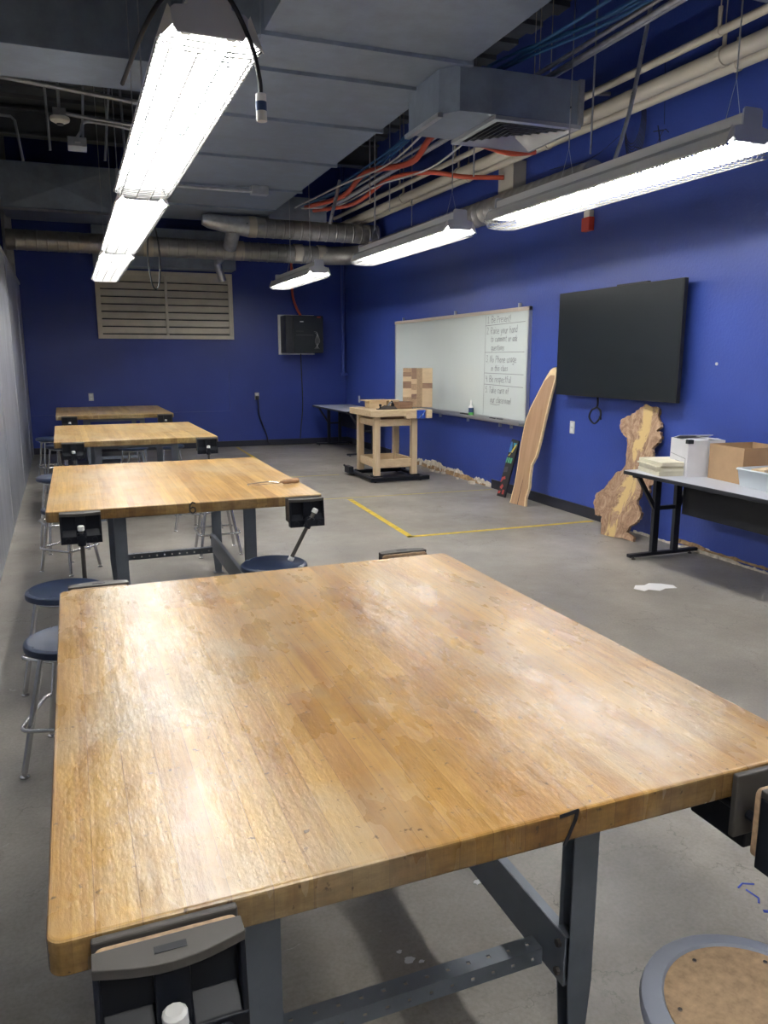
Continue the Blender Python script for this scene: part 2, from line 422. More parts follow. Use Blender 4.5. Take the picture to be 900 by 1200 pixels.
# ------------------------------------------------------------------ floor markings
def tape(name, pts, w, mat, label):
    mb = MB()
    for (x0, y0), (x1, y1) in zip(pts, pts[1:]):
        d = Vector((x1-x0, y1-y0, 0)); L = d.length; d.normalize(); n = Vector((-d.y, d.x, 0))*w/2
        a = Vector((x0, y0, 0))-d*w/2; c = Vector((x1, y1, 0))+d*w/2
        vs = [a-n, c-n, c+n, a+n]
        mb.add([(*v.xy, 0.0005) for v in vs]+[(*v.xy, .002) for v in vs], [(0,3,2,1),(4,5,6,7),(0,1,5,4),(1,2,6,5),(2,3,7,6),(3,0,4,7)])
    return tag(mb.build(name, mat), label, 'floor tape')
tape('floor_tape', [(2.62, 7.80), (2.535, 5.94), (4.36, 5.92)], .055, 'yellow', 'bright yellow L-shaped floor tape in front of the wall slabs')
tape('floor_tape', [(2.36, 7.93), (4.36, 7.84)], .03, 'yellow_worn', 'thin worn yellow tape line crossing the floor toward the painted board')
tape('floor_tape', [(2.41, 13.25), (2.34, 7.97)], .045, 'yellow', 'long yellow tape line running from back wall beside the benches')
tape('floor_tape', [(2.38, 9.62), (3.05, 9.60)], .035, 'yellow_worn', 'short faint yellow tape line leading to the wooden workbench')
def blob(cx, cy, r, seed, sq=.5):
    rnd = random.Random(seed)
    return [(cx+r*rnd.uniform(.55, 1.1)*math.cos(a*PI/7), cy+r*sq*rnd.uniform(.55, 1.1)*math.sin(a*PI/7)) for a in range(14)]
tag(MB().prism([(3.32,4.00),(3.38,4.06),(3.44,4.04),(3.50,4.07),(3.57,4.03),(3.62,3.97),(3.60,3.91),(3.52,3.93),(3.45,3.90),(3.40,3.95),(3.35,3.93)], .0005, .0015).build('paint_patch', 'paint_white'), 'white patch of paint on the floor near the folding table foot', 'paint patch')
mb = MB()
for i, (x, y, r) in enumerate([(.674, 1.566, .016), (.66, 1.60, .009), (.70, 1.55, .008)]): mb.prism(blob(x, y, r, i, .8), .0005, .0015)
tag(mb.build('paint_drips', 'paint_white'), 'small white paint drips on the floor under the nearest bench', 'paint spots')
tag(MB().prism(blob(.976, 1.767, .018, 5, .7), .0005, .0015).build('paint_spot', 'paint_white'), 'single round white spot on the floor under the nearest bench', 'paint spot')
mb = MB()
mb.tube([(1.665,1.475,.001),(1.69,1.485,.001),(1.72,1.47,.001)], .003, 4); mb.tube([(1.68,1.46,.001),(1.685,1.42,.001),(1.67,1.405,.001)], .003, 4); mb.tube([(1.655,1.375,.001),(1.665,1.37,.001)], .005, 4)
tag(mb.build('paint_scribble', 'paint_blue'), 'blue paint scribble on the floor right of the nearest bench', 'paint scribble')

# ------------------------------------------------------------------ four-station benches
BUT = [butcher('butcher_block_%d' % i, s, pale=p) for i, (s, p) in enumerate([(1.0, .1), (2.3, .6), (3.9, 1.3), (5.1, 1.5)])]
def make_vise(name, handle, opening, label, loc, rz):
    """origin: on the table edge, level with the top; -Y points away from the table"""
    t = empty(name, loc, label, 'vise', 'vises on the bench corners', rz)
    w = .186; g = opening
    mb = MB(); mb.box((-w/2, -.014, -.125), (w/2, -.001, -.004)); mb.build('rear_jaw', 'dark_steel', t, bevel=.003)
    mb = MB(); mb.box((-w/2+.03, -.012, -.155), (w/2-.03, .12, -.056)); mb.tube([(-.06, .10, -.085), (-.06, -g-.03, -.085)], .010, 8); mb.tube([(.06, .10, -.085), (.06, -g-.03, -.085)], .010, 8); mb.tube([(0, .10, -.085), (0, -g-.03, -.085)], .013, 8)
    mb.build('guide_body', 'black', t, bevel=.004)
    y0 = -.016-g
    mb = MB(); mb.prism(rrect(w-.004, .130, .012), 0, .012, Matrix.Translation((0, y0, -.072)) @ Matrix.Rotation(PI/2, 4, 'X')); mb.build('wood_liner', 'liner', t, bevel=.002)
    y1 = y0-.013
    mb = MB()
    top = [(-w/2, 0), (w/2, 0), (w/2, -.030)]+[(w/2-w*i/12, -.030-.020*math.sin(PI*i/12)) for i in range(1, 12)]+[(-w/2, -.030)]
    mt = Matrix.Translation((0, y1, 0))
    mb.prism(top, -.016, -.002, mt)
    top_o = mb.build('jaw_top', 'dark_steel', t, bevel=.0015)
    MB().box((-.020, -.030, -.012), (.020, -.018, -.0012), mt).build('slot', 'black', top_o)
    mb = MB()
    mb.box((-w/2, -.012, -.150), (w/2, 0, -.016), mt)
    for sx in (-1, 1):
        mb.prism([(0, -.150), (0, -.016), (-.030, -.016), (-.040, -.11), (-.040, -.150)], 0, .008, mt @ Matrix(((0, 0, 1, sx*(w/2-.004)-.004), (1, 0, 0, 0), (0, 1, 0, 0), (0, 0, 0, 1))))
    mb.box((-.022, -.034, -.150), (.022, 0, -.016), mt)                       # central rib
    for sx in (-1, 1):                                                          # sloping ledges and bottom flange
        mb.add([(sx*.022, -.012, -.085), (sx*(w/2-.008), -.012, -.085), (sx*(w/2-.008), -.040, -.112), (sx*.022, -.040, -.112),
                (sx*.022, -.012, -.100), (sx*(w/2-.008), -.012, -.100), (sx*(w/2-.008), -.040, -.122), (sx*.022, -.040, -.122)],
               [(0,1,2,3),(4,7,6,5),(0,4,5,1),(1,5,6,2),(2,6,7,3),(3,7,4,0)], mt)
    mb.box((-w/2, -.042, -.150), (w/2, -.034, -.112), mt)
    for sx in (-1, 1): mb.tube([mt @ Vector((sx*.06, -.040, -.131)), mt @ Vector((sx*.06, -.046, -.131))], .013, 12)
    fj = mb.build('front_jaw', 'black', t, bevel=.0025)
    # screw hub and sliding handle
    mb = MB(); hz = -.118; yh = y1-.072
    mb.tube([(0, y1-.03, hz), (0, yh-.02, hz)], .021, 14)
    ax = Vector((math.sin(handle[0]), 0, -math.cos(handle[0])))
    c = Vector((0, yh, hz)); mb.tube([c-ax*.026, c+ax*.034], .019, 12)
    mb.build('screw_hub', 'black', t, smooth=40)
    up, dn = handle[1], handle[2]
    h = MB().tube([c-ax*up, c+ax*dn], .0105, 10).build('handle', 'dark_steel', t, smooth=40)
    for e, s in ((c-ax*up, -1), (c+ax*dn, 1)):
        MB().tube([e-ax*.006*s, e+ax*.014*s, e+ax*.018*s], [.0155, .0155, .011], 12).build('end_cap', 'cap', h, smooth=40)
    return t

def glyph_stroke(mb, pts, w, y, mt=None):
    P = [Vector((p[0], p[1])) for p in pts]
    for a, c in zip(P, P[1:]):
        d = (c-a); L = d.length
        if L < 1e-6: continue
        d /= L; n = Vector((-d.y, d.x))*w/2; a2 = a-d*w*.35; c2 = c+d*w*.35
        q = [a2-n, c2-n, c2+n, a2+n]
        mb.add([(v.x, y, v.y) for v in q]+[(v.x, y-.0008, v.y) for v in q], [(0,1,2,3),(7,6,5,4),(0,4,5,1),(1,5,6,2),(2,6,7,3),(3,7,4,0)], mt)

def make_bench(cx, cy, w, d, rz, but, label, number, vises):
    t = empty('shop_bench', (cx, cy, 0), label, 'workbench', 'butcher block shop benches', rz)
    th = .054; H = .78
    MB().prism(rrect(w, d, .022), H-th, H).build('tabletop', but, t, bevel=.006, seg=3)
    if number:
        nb = MB(); pts = number[0]
        for st in pts: glyph_stroke(nb, [(number[1]+x*.030, H-th/2+y*.030) for x, y in st], .007, -d/2-.0006)
        nb.build('painted_number', 'black_matte', t)
    # C-channel legs
    lx, ly = .345, d/2-.275
    for sx in (-1, 1):
        for sy in (-1, 1):
            mb = MB(); W, D, tk = .062, .042, .003; Z0 = 0.0
            prof = lambda sxx, f: [(-W/2*f, -D/2), (W/2*f, -D/2), (W/2*f, -D/2+tk), (-W/2*f+tk, -D/2+tk), (-W/2*f+tk, D/2-tk), (W/2*f, D/2-tk), (W/2*f, D/2), (-W/2*f, D/2)]
            p = [(x*-sx, y*sy) for x, y in prof(1, 1)]
            q = [(x*-sx, y*sy) for x, y in prof(1, .62)]
            mb.prism(p, .16, H-th)
            n = len(p); vs = [(x, y, .16) for x, y in p]+[(x-sx*.0, y, .006) for x, y in q]
            mb.add(vs, [(i, (i+1) % n, n+(i+1) % n, n+i) for i in range(n)]+[tuple(range(n, 2*n))])
            mb.box((-.035, -.028, 0), (.035, .028, .006))
            mb.box((-.045, -.04, H-th-.006), (.045, .04, H-th-.001))
            mb.build('leg', 'leg', t, loc=(sx*lx, sy*ly, 0))
        # side stretcher: wide channel between the two legs of an end
        mb = MB(); xx = sx*(lx-.040)
        mb.box((xx-.002, -ly-.02, .165), (xx+.002, ly+.02, .285))
        mb.box((xx, -ly-.02, .283), (xx+sx*.022, ly+.02, .286)); mb.box((xx, -ly-.02, .165), (xx+sx*.022, ly+.02, .168))
        so = mb.build('side_stretcher', 'leg', t)
        for sy in (-1, 1):
            for zz in (.19, .26):
                MB().tube([(xx+sx*.004, sy*(ly), zz), (xx-sx*.010, sy*(ly), zz)], .009, 6).build('bolt', 'dark_steel', so)
    # perforated angle rails
    fy = 1 if number and number[2] else -1
    for sy in (fy,):
        mb = MB(); y = sy*(ly-.06); L = lx-.045; hs = .0045; pitch = .05; n = int(2*L/pitch)
        def strip(mk, a0, a1, c):
            # a strip with a row of square holes, built from edge bands and webs
            mk((-L, a0), (L, c-hs)); mk((-L, c+hs), (L, a1)); x = -L
            for i in range(n+1):
                hx = -L+pitch*(i+.5)
                if hx+hs > L: break
                mk((x, c-hs), (hx-hs, c+hs)); x = hx+hs
            mk((x, c-hs), (L, c+hs))
        strip(lambda a, b: mb.box((a[0], y+a[1], .198), (b[0], y+b[1], .201)), 0, .040, .020)
        strip(lambda a, b: mb.box((a[0], y-.003, .201-a[1]), (b[0], y, .201-b[1])), 0, .040, .022)
        mb.build('rail', 'leg', t)
    # apron rails under the top
    mb = MB()
    for sy in (-1, 1): mb.box((-lx, sy*ly-.02, H-th-.05), (lx, sy*ly-.017, H-th-.001))
    mb.build('top_support', 'leg', t)
    R = Matrix.Rotation(rz, 4, 'Z')
    for (vx, side, handle, opening, vlabel) in vises:
        p = R @ Vector((vx, side*d/2, 0)); make_vise('bench_vise', handle, opening, vlabel, (cx+p.x, cy+p.y, H), rz+(PI if side > 0 else 0))
    return t
seven = [[(-.5, .8), (.55, .9), (.45, .4), (-.15, -.95)]]
six = [[(.4, .8), (0, .95), (-.4, .6), (-.5, 0), (-.45, -.6), (0, -.95), (.45, -.6), (.4, -.05), (0, .12), (-.42, -.1)]]
D = math.radians
b1 = make_bench(.570, 1.750, 1.345, 1.61, D(.7), BUT[0], 'nearest butcher block shop bench, filling the foreground, number 7 on its edge', (seven, .105, False),
   [(-.527, -1, (0.05, .05, .22), .004, 'black vise on front left corner of the nearest bench'),
    (.545, -1, (-.9, .13, .13), .034, 'black vise with wood liner on front right corner of the nearest bench'),
    (-.555, 1, (0, .03, .22), .008, 'vise on rear left corner of the nearest bench, jaw top showing beside blue stool'),
    (.540, 1, (0, .03, .22), .045, 'vise open at rear right corner of the nearest bench')])
b2 = make_bench(.475, 4.815, 1.38, 1.72, D(.4), BUT[1], 'second butcher block shop bench, with number 6 on its front edge and a coping saw', (six, .0, True),
   [(-.535, -1, (.0, .045, .235), .006, 'black vise with upright handle on front left corner of bench 6'),
    (.575, -1, (-.50, .06, .21), .035, 'black vise with slanted handle on front right corner of bench 6')])
b3 = make_bench(.425, 8.250, 1.43, 1.84, D(1.3), BUT[2], 'third shop bench from the front, butcher block top with steel legs', None,
   [(-.56, -1, (0, .03, .12), .006, 'black vise on front left corner of the third bench'), (.60, -1, (0, .03, .13), .02, 'black vise on front right corner of the third bench')])
b4 = make_bench(.365, 11.66, 1.46, 1.92, D(1.3), BUT[3], 'farthest shop bench, nearest the blue back wall', None,
   [(-.57, -1, (0, .03, .10), .006, 'black vise on front left corner of the farthest bench'), (.61, -1, (0, .03, .10), .006, 'black vise on front right corner of the farthest bench')])

# dark marks on the nearest bench front edge and end chips
# coping saw on bench 2
t = empty('coping_saw', (1.0, 4.33, .782), 'coping saw with wooden handle lying on bench 6 near its right vise', 'saw', rz=D(12))
MB().tube([(-.165, .0, .012), (-.15, .055, .010), (-.05, .085, .009), (.0, .085, .009), (.015, .06, .009), (.03, .012, .010)], .0035, 6).tube([(-.165, .0, .012), (.03, .0, .012)], .001, 4).build('frame', 'chrome', t)
mt = Matrix.Translation((.03, 0, .018)) @ Matrix.Rotation(PI/2, 4, 'Y')
MB().lathe([(.006, 0), (.007, .012), (.014, .02), (.016, .05), (.014, .07), (.017, .095), (.015, .115), (.006, .12)], 16, mt).build('handle', 'slab', t, smooth=50)

# ------------------------------------------------------------------ stools
def make_stool(loc, H, rz, seat_mat, rf, label, group='metal shop stools', inset=None):
    t = empty('shop_stool', loc, label, 'stool', group, rz)
    r = .172
    prof = [(r-.012, H-.034), (r-.002, H-.030), (r, H-.018), (r-.003, H-.007), (r-.012, H-.001)]
    if inset: prof += [(r-.033, H), (r-.036, H-.006)]
    else: prof += [(r-.018, H), (r-.022, H-.0015)]
    so = MB().lathe(prof, 48).build('seat', seat_mat, t, smooth=35)
    if inset:
        MB().lathe([(r-.037, H-.010), (r-.037, H-.003)], 48).build('seat_insert', inset, t)
        rv = MB()
        for k in range(6):
            a = k*PI/3+.3; rv.lathe([(.004, 0), (.0035, .0015)], 8, Matrix.Translation(((r-.055)*math.cos(a), (r-.055)*math.sin(a), H-.003)))
        rv.build('rivet', 'rivet', so)
    else:
        rv = MB()
        for k in range(4):
            a = k*PI/2; rv.lathe([(.0045, 0), (.003, .002)], 8, Matrix.Translation(((r-.018)*math.cos(a), (r-.018)*math.sin(a), H-.001)))
        rv.build('rivet', 'rivet', so)
    MB().tube([(.125*math.cos(a*PI/12), .125*math.sin(a*PI/12), H-.046) for a in range(24)], .010, 8, closed=True).build('seat_ring', 'chrome', t, smooth=60)
    rt = .125; zr = H*.38
    for k in range(4):
        a = k*PI/2; c, s = math.cos(a), math.sin(a)
        lg = MB().tube([(rt*c, rt*s, H-.045), (rf*c, rf*s, .02)], .0115, 10).build('leg', 'chrome', t, smooth=60)
        MB().lathe([(.017, 0), (.017, .006), (.009, .010), (.009, .03)], 12, Matrix.Translation((rf*c, rf*s, 0))).build('foot_glide', 'chrome', lg, smooth=40)
    rr = rt+(rf-rt)*(H-.045-zr)/(H-.065)
    R2 = rr+.030; pts = []
    for k in range(4):
        a = k*PI/2
        for da in (-.13, -.04, .04, .13):
            q = R2-(abs(da)*.09); pts.append((q*math.cos(a+da), q*math.sin(a+da), zr))
    MB().tube(pts, .008, 8, closed=True).build('footrest', 'chrome', t, smooth=60)
    return t
make_stool((.905, .745, 0), .512, D(20), 'stool_grey', .20, 'grey metal stool with brown hardboard seat in the bottom right corner', 'metal shop stools', 'hardboard')
make_stool((.865, 3.83, 0), .46, D(45), 'stool_blue', .21, 'blue seat stool between the nearest bench and bench 6, just behind the nearest bench')
make_stool((-.10, 2.985, 0), .48, D(210), 'stool_blue', .225, 'blue seat stool at the left edge of the nearest bench, closer of the two')
make_stool((-.135, 3.665, 0), .48, D(188), 'stool_blue', .205, 'blue seat stool behind the rear left vise of the nearest bench')
make_stool((-.165, 5.86, 0), .46, D(0), 'stool_blue', .195, 'chrome legged stool seen under the front left vise of bench 6')
make_stool((-.22, 6.56, 0), .59, D(150), 'stool_blue', .205, 'taller blue seat stool at the left wall just behind bench 6')
make_stool((.91, 6.0, 0), .46, D(45), 'stool_blue', .215, 'chrome legged stool seen beneath the middle of bench 6')
make_stool((.88, 6.87, 0), .46, D(0), 'stool_blue', .20, 'chrome legged stool beyond the one beneath bench 6')
make_stool((-.27, 9.48, 0), .54, D(20), 'stool_blue', .20, 'blue seat stool behind the left rear of the third bench')
make_stool((-.40, 10.18, 0), .56, D(150), 'stool_blue', .20, 'blue seat stool by the left wall between third and farthest benches')
make_stool((.52, 9.75, 0), .46, D(20), 'stool_blue', .20, 'left of two chrome stools seen beneath the third bench')
make_stool((.95, 9.75, 0), .46, D(50), 'stool_blue', .20, 'right of two chrome stools seen beneath the third bench')

# ------------------------------------------------------------------ training tables (T-leg)
def make_table(x0, x1, y0, y1, H, label):
    t = empty('training_table', ((x0+x1)/2, (y0+y1)/2, 0), label, 'table', 'laminate training tables along the right wall')
    w, d = x1-x0, y1-y0
    MB().prism(rrect(w, d, .03), H-.026, H).build('table_edge', 'black_matte', t, bevel=.005)
    MB().prism(rrect(w-.014, d-.014, .026), H-.001, H+.0012).build('table_surface', 'laminate', t)
    for sy in (-1, 1):
        y = sy*(d/2-.07)
        f = MB().box((-w/2+.05, y-.022, .018), (w/2+.0, y+.022, .045)).build('leg_foot', 'black_matte', t, bevel=.006)
        for sx in (-1, 1): MB().lathe([(.016, 0), (.016, .006), (.006, .01), (.006, .02)], 12, Matrix.Translation((sx*(w/2-.08)+.02, y, 0))).build('glide', 'dark_steel', f)
        for xx in (-.07, .13): MB().box((xx-.026, y-.018, .04), (xx+.026, y+.018, H-.026)).build('leg', 'black_matte', t, bevel=.003)
        MB().box((-.07, y-.012, .37), (.13, y+.012, .40)).box((-w/2+.06, y-.02, H-.05), (w/2-.06, y+.02, H-.026)).build('cross_bar', 'black_matte', t)
        for (xa, xb) in ((-w/2+.10, -.075), (w/2-.08, .135)):
            ang = Vector((xb-xa, 0, -.27)); n = Vector((ang.z, 0, -ang.x)).normalized()*.014
            a = Vector((xa, 0, H-.04)); c = a+ang
            q = [a-n, c-n, c+n, a+n]
            MB().add([(v.x, y-.012, v.z) for v in q]+[(v.x, y+.012, v.z) for v in q], [(0,1,2,3),(7,6,5,4),(0,4,5,1),(1,5,6,2),(2,6,7,3),(3,7,4,0)]).build('brace', 'black_matte', t)
    MB().box((.155, -d/2+.1, .33), (.160, d/2-.1, .60)).build('modesty_panel', 'black_matte', t)
    return t
make_table(3.72, 4.42, 2.87, 4.70, .68, 'long grey training table with black legs at the right wall, holding boxes')
make_table(3.72, 4.42, 11.30, 13.13, .70, 'grey training table in the far right corner behind the wooden workbench')

# ------------------------------------------------------------------ things on the right table
TZ = .6815
def rot_at(x, y, z, a): return Matrix.Translation((x, y, z)) @ Matrix.Rotation(a, 4, 'Z')
z = TZ
for i, (th, dx, dy, rz, lab) in enumerate([(.030, 0, 0, .0, 'bottom cream board of the stack on the right table'), (.026, .004, -.006, .02, 'second cream board up in the stack on the right table'),
        (.012, -.006, .010, -.02, 'thin third cream board in the stack on the right table'), (.028, .005, -.004, .03, 'top cream board of the stack on the right table')]):
    o = MB().box((-.125, -.165, 0), (.125, .165, th)).build('cream_board', 'cream', loc=(3.915+dx, 4.47+dy, z), rz=D(-14)+rz, bevel=.002)
    tag(o, lab, 'board', 'cream boards stacked on the right table'); z += th+.0005
# white box with open flaps
def open_box(name, cx, cy, z, w, d, h, rz, mout, label, flaps, cat='box'):
    t = empty(name, (cx, cy, z), label, cat, None, rz)
    tk = .005
    mb = MB(); mb.box((-w/2, -d/2, 0), (w/2, d/2, tk))
    for sx in (-1, 1): mb.box((sx*w/2-(tk if sx > 0 else 0), -d/2, tk), (sx*w/2+(tk if sx < 0 else 0), d/2, h))
    for sy in (-1, 1): mb.box((-w/2+tk, sy*d/2-(tk if sy > 0 else 0), tk), (w/2-tk, sy*d/2+(tk if sy < 0 else 0), h))
    mb.build('box_body', mout, t)
    for side, ang, L in flaps:
        ln, off = (d, w/2) if side in ('r', 'l') else (w, d/2)
        a = {'r': 0, 'l': PI, 'b': PI/2, 'f': -PI/2}[side]
        mt = Matrix.Rotation(a, 4, 'Z') @ Matrix.Translation((off-.003, 0, h-.002)) @ Matrix.Rotation(-ang, 4, 'Y')
        MB().box((0, -ln/2+.006, 0), (L, ln/2-.006, .004), mt).build('flap', mout, t)
    return t
wb = open_box('white_cardboard_box', 4.085, 4.345, TZ, .27, .26, .255, D(-15), 'white_box', 'white printed carton with its flaps folded, on the right table', [('r', D(172), .12), ('b', D(165), .10), ('f', D(175), .09)])
mb = MB()
WM2 = Matrix(((0, 1, 0, 0), (-1, 0, 0, 0), (0, 0, 1, 0), (0, 0, 0, 1)))
for a, c in (((-.12, .145), (.10, .125)), ((.10, .125), (.10, .01)), ((-.04, .10), (.085, .095)), ((-.04, .10), (-.04, .02)), ((.085, .095), (.085, .02)), ((.0, .08), (.07, .078)), ((.0, .065), (.07, .063)), ((.0, .05), (.05, .048)), ((.01, .03), (.075, .03))):
    glyph_stroke(mb, [a, c], .0035, -.1353, WM2)
mb.build('printed_label', 'ink', wb)
MB().box((-.1395, -.1345, .232), (-.10, -.095, .2605)).build('tape_piece', 'black_matte', wb)
open_box('cardboard_box', 4.20, 3.995, TZ, .35, .34, .24, D(-6), 'cardboard', 'open brown cardboard box between white carton and plastic bin', [])
t = empty('plastic_bin', (4.07, 3.525, TZ), 'white plastic bin full of wood offcuts at the right edge of the table', 'bin', None, D(-3))
mb = MB(); bw, bd, bh = .25, .56, .115
def shell(mb, w0, d0, w1, d1, z0, z1, tk):
    o = [(sx*w0/2, sy*d0/2, z0) for sx, sy in ((-1,-1),(1,-1),(1,1),(-1,1))]+[(sx*w1/2, sy*d1/2, z1) for sx, sy in ((-1,-1),(1,-1),(1,1),(-1,1))]
    i = [(sx*(w0/2-tk), sy*(d0/2-tk), z0+tk) for sx, sy in ((-1,-1),(1,-1),(1,1),(-1,1))]+[(sx*(w1/2-tk), sy*(d1/2-tk), z1) for sx, sy in ((-1,-1),(1,-1),(1,1),(-1,1))]
    fs = [(3,2,1,0)]+[(k, (k+1) % 4, 4+(k+1) % 4, 4+k) for k in range(4)]+[(8,9,10,11)]+[(8+(k+1) % 4, 8+k, 12+k, 12+(k+1) % 4) for k in range(4)]+[(4+k, 4+(k+1) % 4, 12+(k+1) % 4, 12+k) for k in range(4)]
    mb.add(o+i, fs)
shell(mb, bw, bd, bw+.03, bd+.03, 0, bh, .004); mb.build('bin_body', 'bin', t, bevel=.003)
mb = MB(); r0 = rrect(bw+.05, bd+.05, .03); mb.tube([(x, y, bh) for x, y in r0], .007, 6, closed=True); mb.build('rim', 'bin', t, smooth=60)
for i, (x, y, zz, a, L, w_, lab, mat) in enumerate([(-.03, .14, .09, .2, .26, .11, 'pale wood offcut lying on top in the plastic bin', 'maple2'), (.04, -.04, .10, 1.2, .20, .08, 'angled brown wood offcut in the plastic bin', 'slab'),
        (-.05, -.12, .105, .9, .18, .09, 'pale wedge of wood at the right of the plastic bin', 'maple2'), (.0, .05, .06, .1, .20, .42, 'wide flat wood offcut underneath the others in the plastic bin', 'liner')]):
    ww = min(L, .22) if i == 3 else L
    mt = Matrix.Rotation(a if i < 3 else 0, 4, 'Z') @ Matrix.Rotation(.06*(i-1), 4, 'X')
    if i == 3: mb = MB().box((-.11, -.24, 0), (.11, .24, .02))
    else: mb = MB().prism([(-L/2, -w_/2), (L/2, -w_/2*.6), (L/2*.9, w_/2*.8), (-L/2*.8, w_/2)], 0, .022, mt)
    tag(mb.build('wood_offcut', mat, loc=(4.07+x, 3.525+y, TZ+zz+.022), bevel=.002), lab, 'wood offcut', 'wood offcuts in the plastic bin')
tag(MB().lathe([(.016, 0), (.019, .015), (.012, .022), (.020, .034), (.018, .052), (.008, .058)], 16).build('turned_finial', 'maple2', loc=(4.06, 3.665, TZ+.14), smooth=50), 'small turned wooden knob on the pieces in the plastic bin', 'finial')
tag(MB().box((-.06, -.05, 0), (.06, .05, .012)).build('scrap_block', 'maple2', loc=(3.80, 3.17, TZ), rz=.2, bevel=.001), 'pale wood scrap at the right frame edge on the table', 'wood offcut')

# ------------------------------------------------------------------ leaning wood
def lean(name, p0, e1, e2, outline, th, mat, label, cat, inner=None, edge=None, parent=None):
    e1 = Vector(e1).normalized(); e2 = Vector(e2).normalized(); n = e1.cross(e2)
    if n.x > 0: n = -n
    fr = Matrix(((e1.x, n.x, e2.x, p0[0]), (e1.y, n.y, e2.y, p0[1]), (e1.z, n.z, e2.z, p0[2]), (0, 0, 0, 1)))
    mb = MB(); mt = Matrix(((1, 0, 0, 0), (0, 0, 1, 0), (0, 1, 0, 0), (0, 0, 0, 1)))
    mb.prism(outline, -th, 0, mt)
    o = mb.build(name, mat, bevel=.002); o.matrix_world = fr
    tag(o, label, cat); return o
def densify(pts, amp, seed, n=3):
    rnd = random.Random(seed); out = []
    for i, a in enumerate(pts):
        c = pts[(i+1) % len(pts)]
        for k in range(n):
            t = k/n; j = amp if k else 0
            out.append((a[0]+(c[0]-a[0])*t+rnd.uniform(-j, j), a[1]+(c[1]-a[1])*t+rnd.uniform(-j, j)))
    return out
burl = [(-0.006,0.0),(-0.035,0.146),(-0.058,0.157),(-0.114,0.148),(-0.161,0.247),(-0.147,0.342),(-0.071,0.391),(-0.04,0.456),(0.015,0.538),(0.064,0.566),(0.104,0.623),(0.075,0.804),(0.064,0.848),(0.044,0.853),(-0.013,0.893),(-0.047,0.95),(-0.042,1.003),(0.015,1.036),(0.073,1.062),(0.131,1.116),(0.185,1.148),(0.322,1.119),(0.333,1.042),(0.369,1.002),(0.378,0.967),(0.343,0.936),(0.39,0.919),(0.407,0.885),(0.393,0.841),(0.359,0.81),(0.34,0.779),(0.364,0.753),(0.365,0.718),(0.369,0.633),(0.375,0.576),(0.461,0.51),(0.39,0.485),(0.398,0.422),(0.362,0.424),(0.297,0.473),(0.317,0.396),(0.299,0.328),(0.339,0.277),(0.365,0.245),(0.361,0.194),(0.32,0.143),(0.281,0.121),(0.259,0.066),(0.299,0.052),(0.339,0.037),(0.346,0.005),(0.318,0.0)]
bo = lean('burl_slab', (4.12, 5.43, .004), (.1859, -.9826, 0), (.2095, .0396, .977), densify(burl, .009, 3, 4), .032, 'burl', 'knobbly live-edge burl slab leaning on the blue wall under the television', 'wood slab')
slab = [(-0.002,0.0),(0.022,0.182),(0.026,0.382),(0.016,0.633),(0.027,0.858),(0.071,1.003),(0.14,1.148),(0.209,1.289),(0.282,1.403),(0.314,1.424),(0.349,1.433),(0.369,1.404),(0.378,1.319),(0.364,1.225),(0.35,1.13),(0.336,0.984),(0.323,0.836),(0.307,0.644),(0.287,0.519),(0.242,0.435),(0.249,0.303),(0.263,0.198),(0.238,0.088),(0.247,0.0)]
P0, E1, E2 = (4.127, 7.01, .004), (.1539, -.9881, 0), (.1682, .0262, .9854)
so = lean('live_edge_slab', P0, E1, E2, densify(slab, .002, 5), .030, 'sapwood', 'tall narrow live-edge plank with pale rim leaning beside the whiteboard', 'wood slab')
inner = []
for x, y in slab:
    cx = .13+y*.13; inner.append((x+(.016 if x < cx else -.014), min(y, 1.35)))
mt = Matrix(((1, 0, 0, 0), (0, 0, 1, 0), (0, 1, 0, 0), (0, 0, 0, 1)))
MB().prism(inner, 0, .0012, mt).build('heartwood', 'slab', so)
MB().prism([(.125, 0), (.133, 0), (.152, .27), (.149, .27)], .0012, .0022, mt).build('crack', 'black_matte', so)
paint = [(0, 0), (-.034, .653), (.101, .642), (.149, 0)]
po = lean('painted_board', (4.218, 7.448, .004), (.0808, -.9967, 0), (.3126, .0253, .9495), paint, .02, 'art_black', 'black board with painted coloured shapes leaning left of the tall plank', 'painted board')
for k, (mat, shp) in enumerate([('a_blue', [(-.02,.50),(-.025,.62),(.0,.62),(.04,.50)]), ('a_yellow', [(.02,.50),(.07,.60),(.09,.59),(.05,.50)]), ('a_teal', [(.02,.61),(.09,.61),(.05,.56)]), ('a_yellow', [(-.01,.46),(.03,.50),(.01,.46)]),
        ('a_green', [(-.02,.38),(-.022,.44),(0,.44),(.0,.38)]), ('a_green', [(.015,.38),(.013,.44),(.04,.44),(.042,.38)]), ('a_green', [(.055,.38),(.053,.44),(.085,.44),(.085,.38)]),
        ('a_grey', [(-.01,.27),(-.01,.33),(.05,.34),(.06,.28)]), ('a_red', [(-.01,.16),(0,.21),(.05,.23),(.07,.20),(.03,.19),(.01,.16)]), ('a_red', [(.01,.10),(.04,.14),(.07,.12),(.05,.08)]), ('a_red', [(0,.03),(.01,.06),(.05,.06),(.04,.03)]), ('a_red', [(.08,.03),(.075,.08),(.11,.08),(.115,.03)])]):
    MB().prism(shp, 0, .001, mt).build('painted_shape', mat, po)

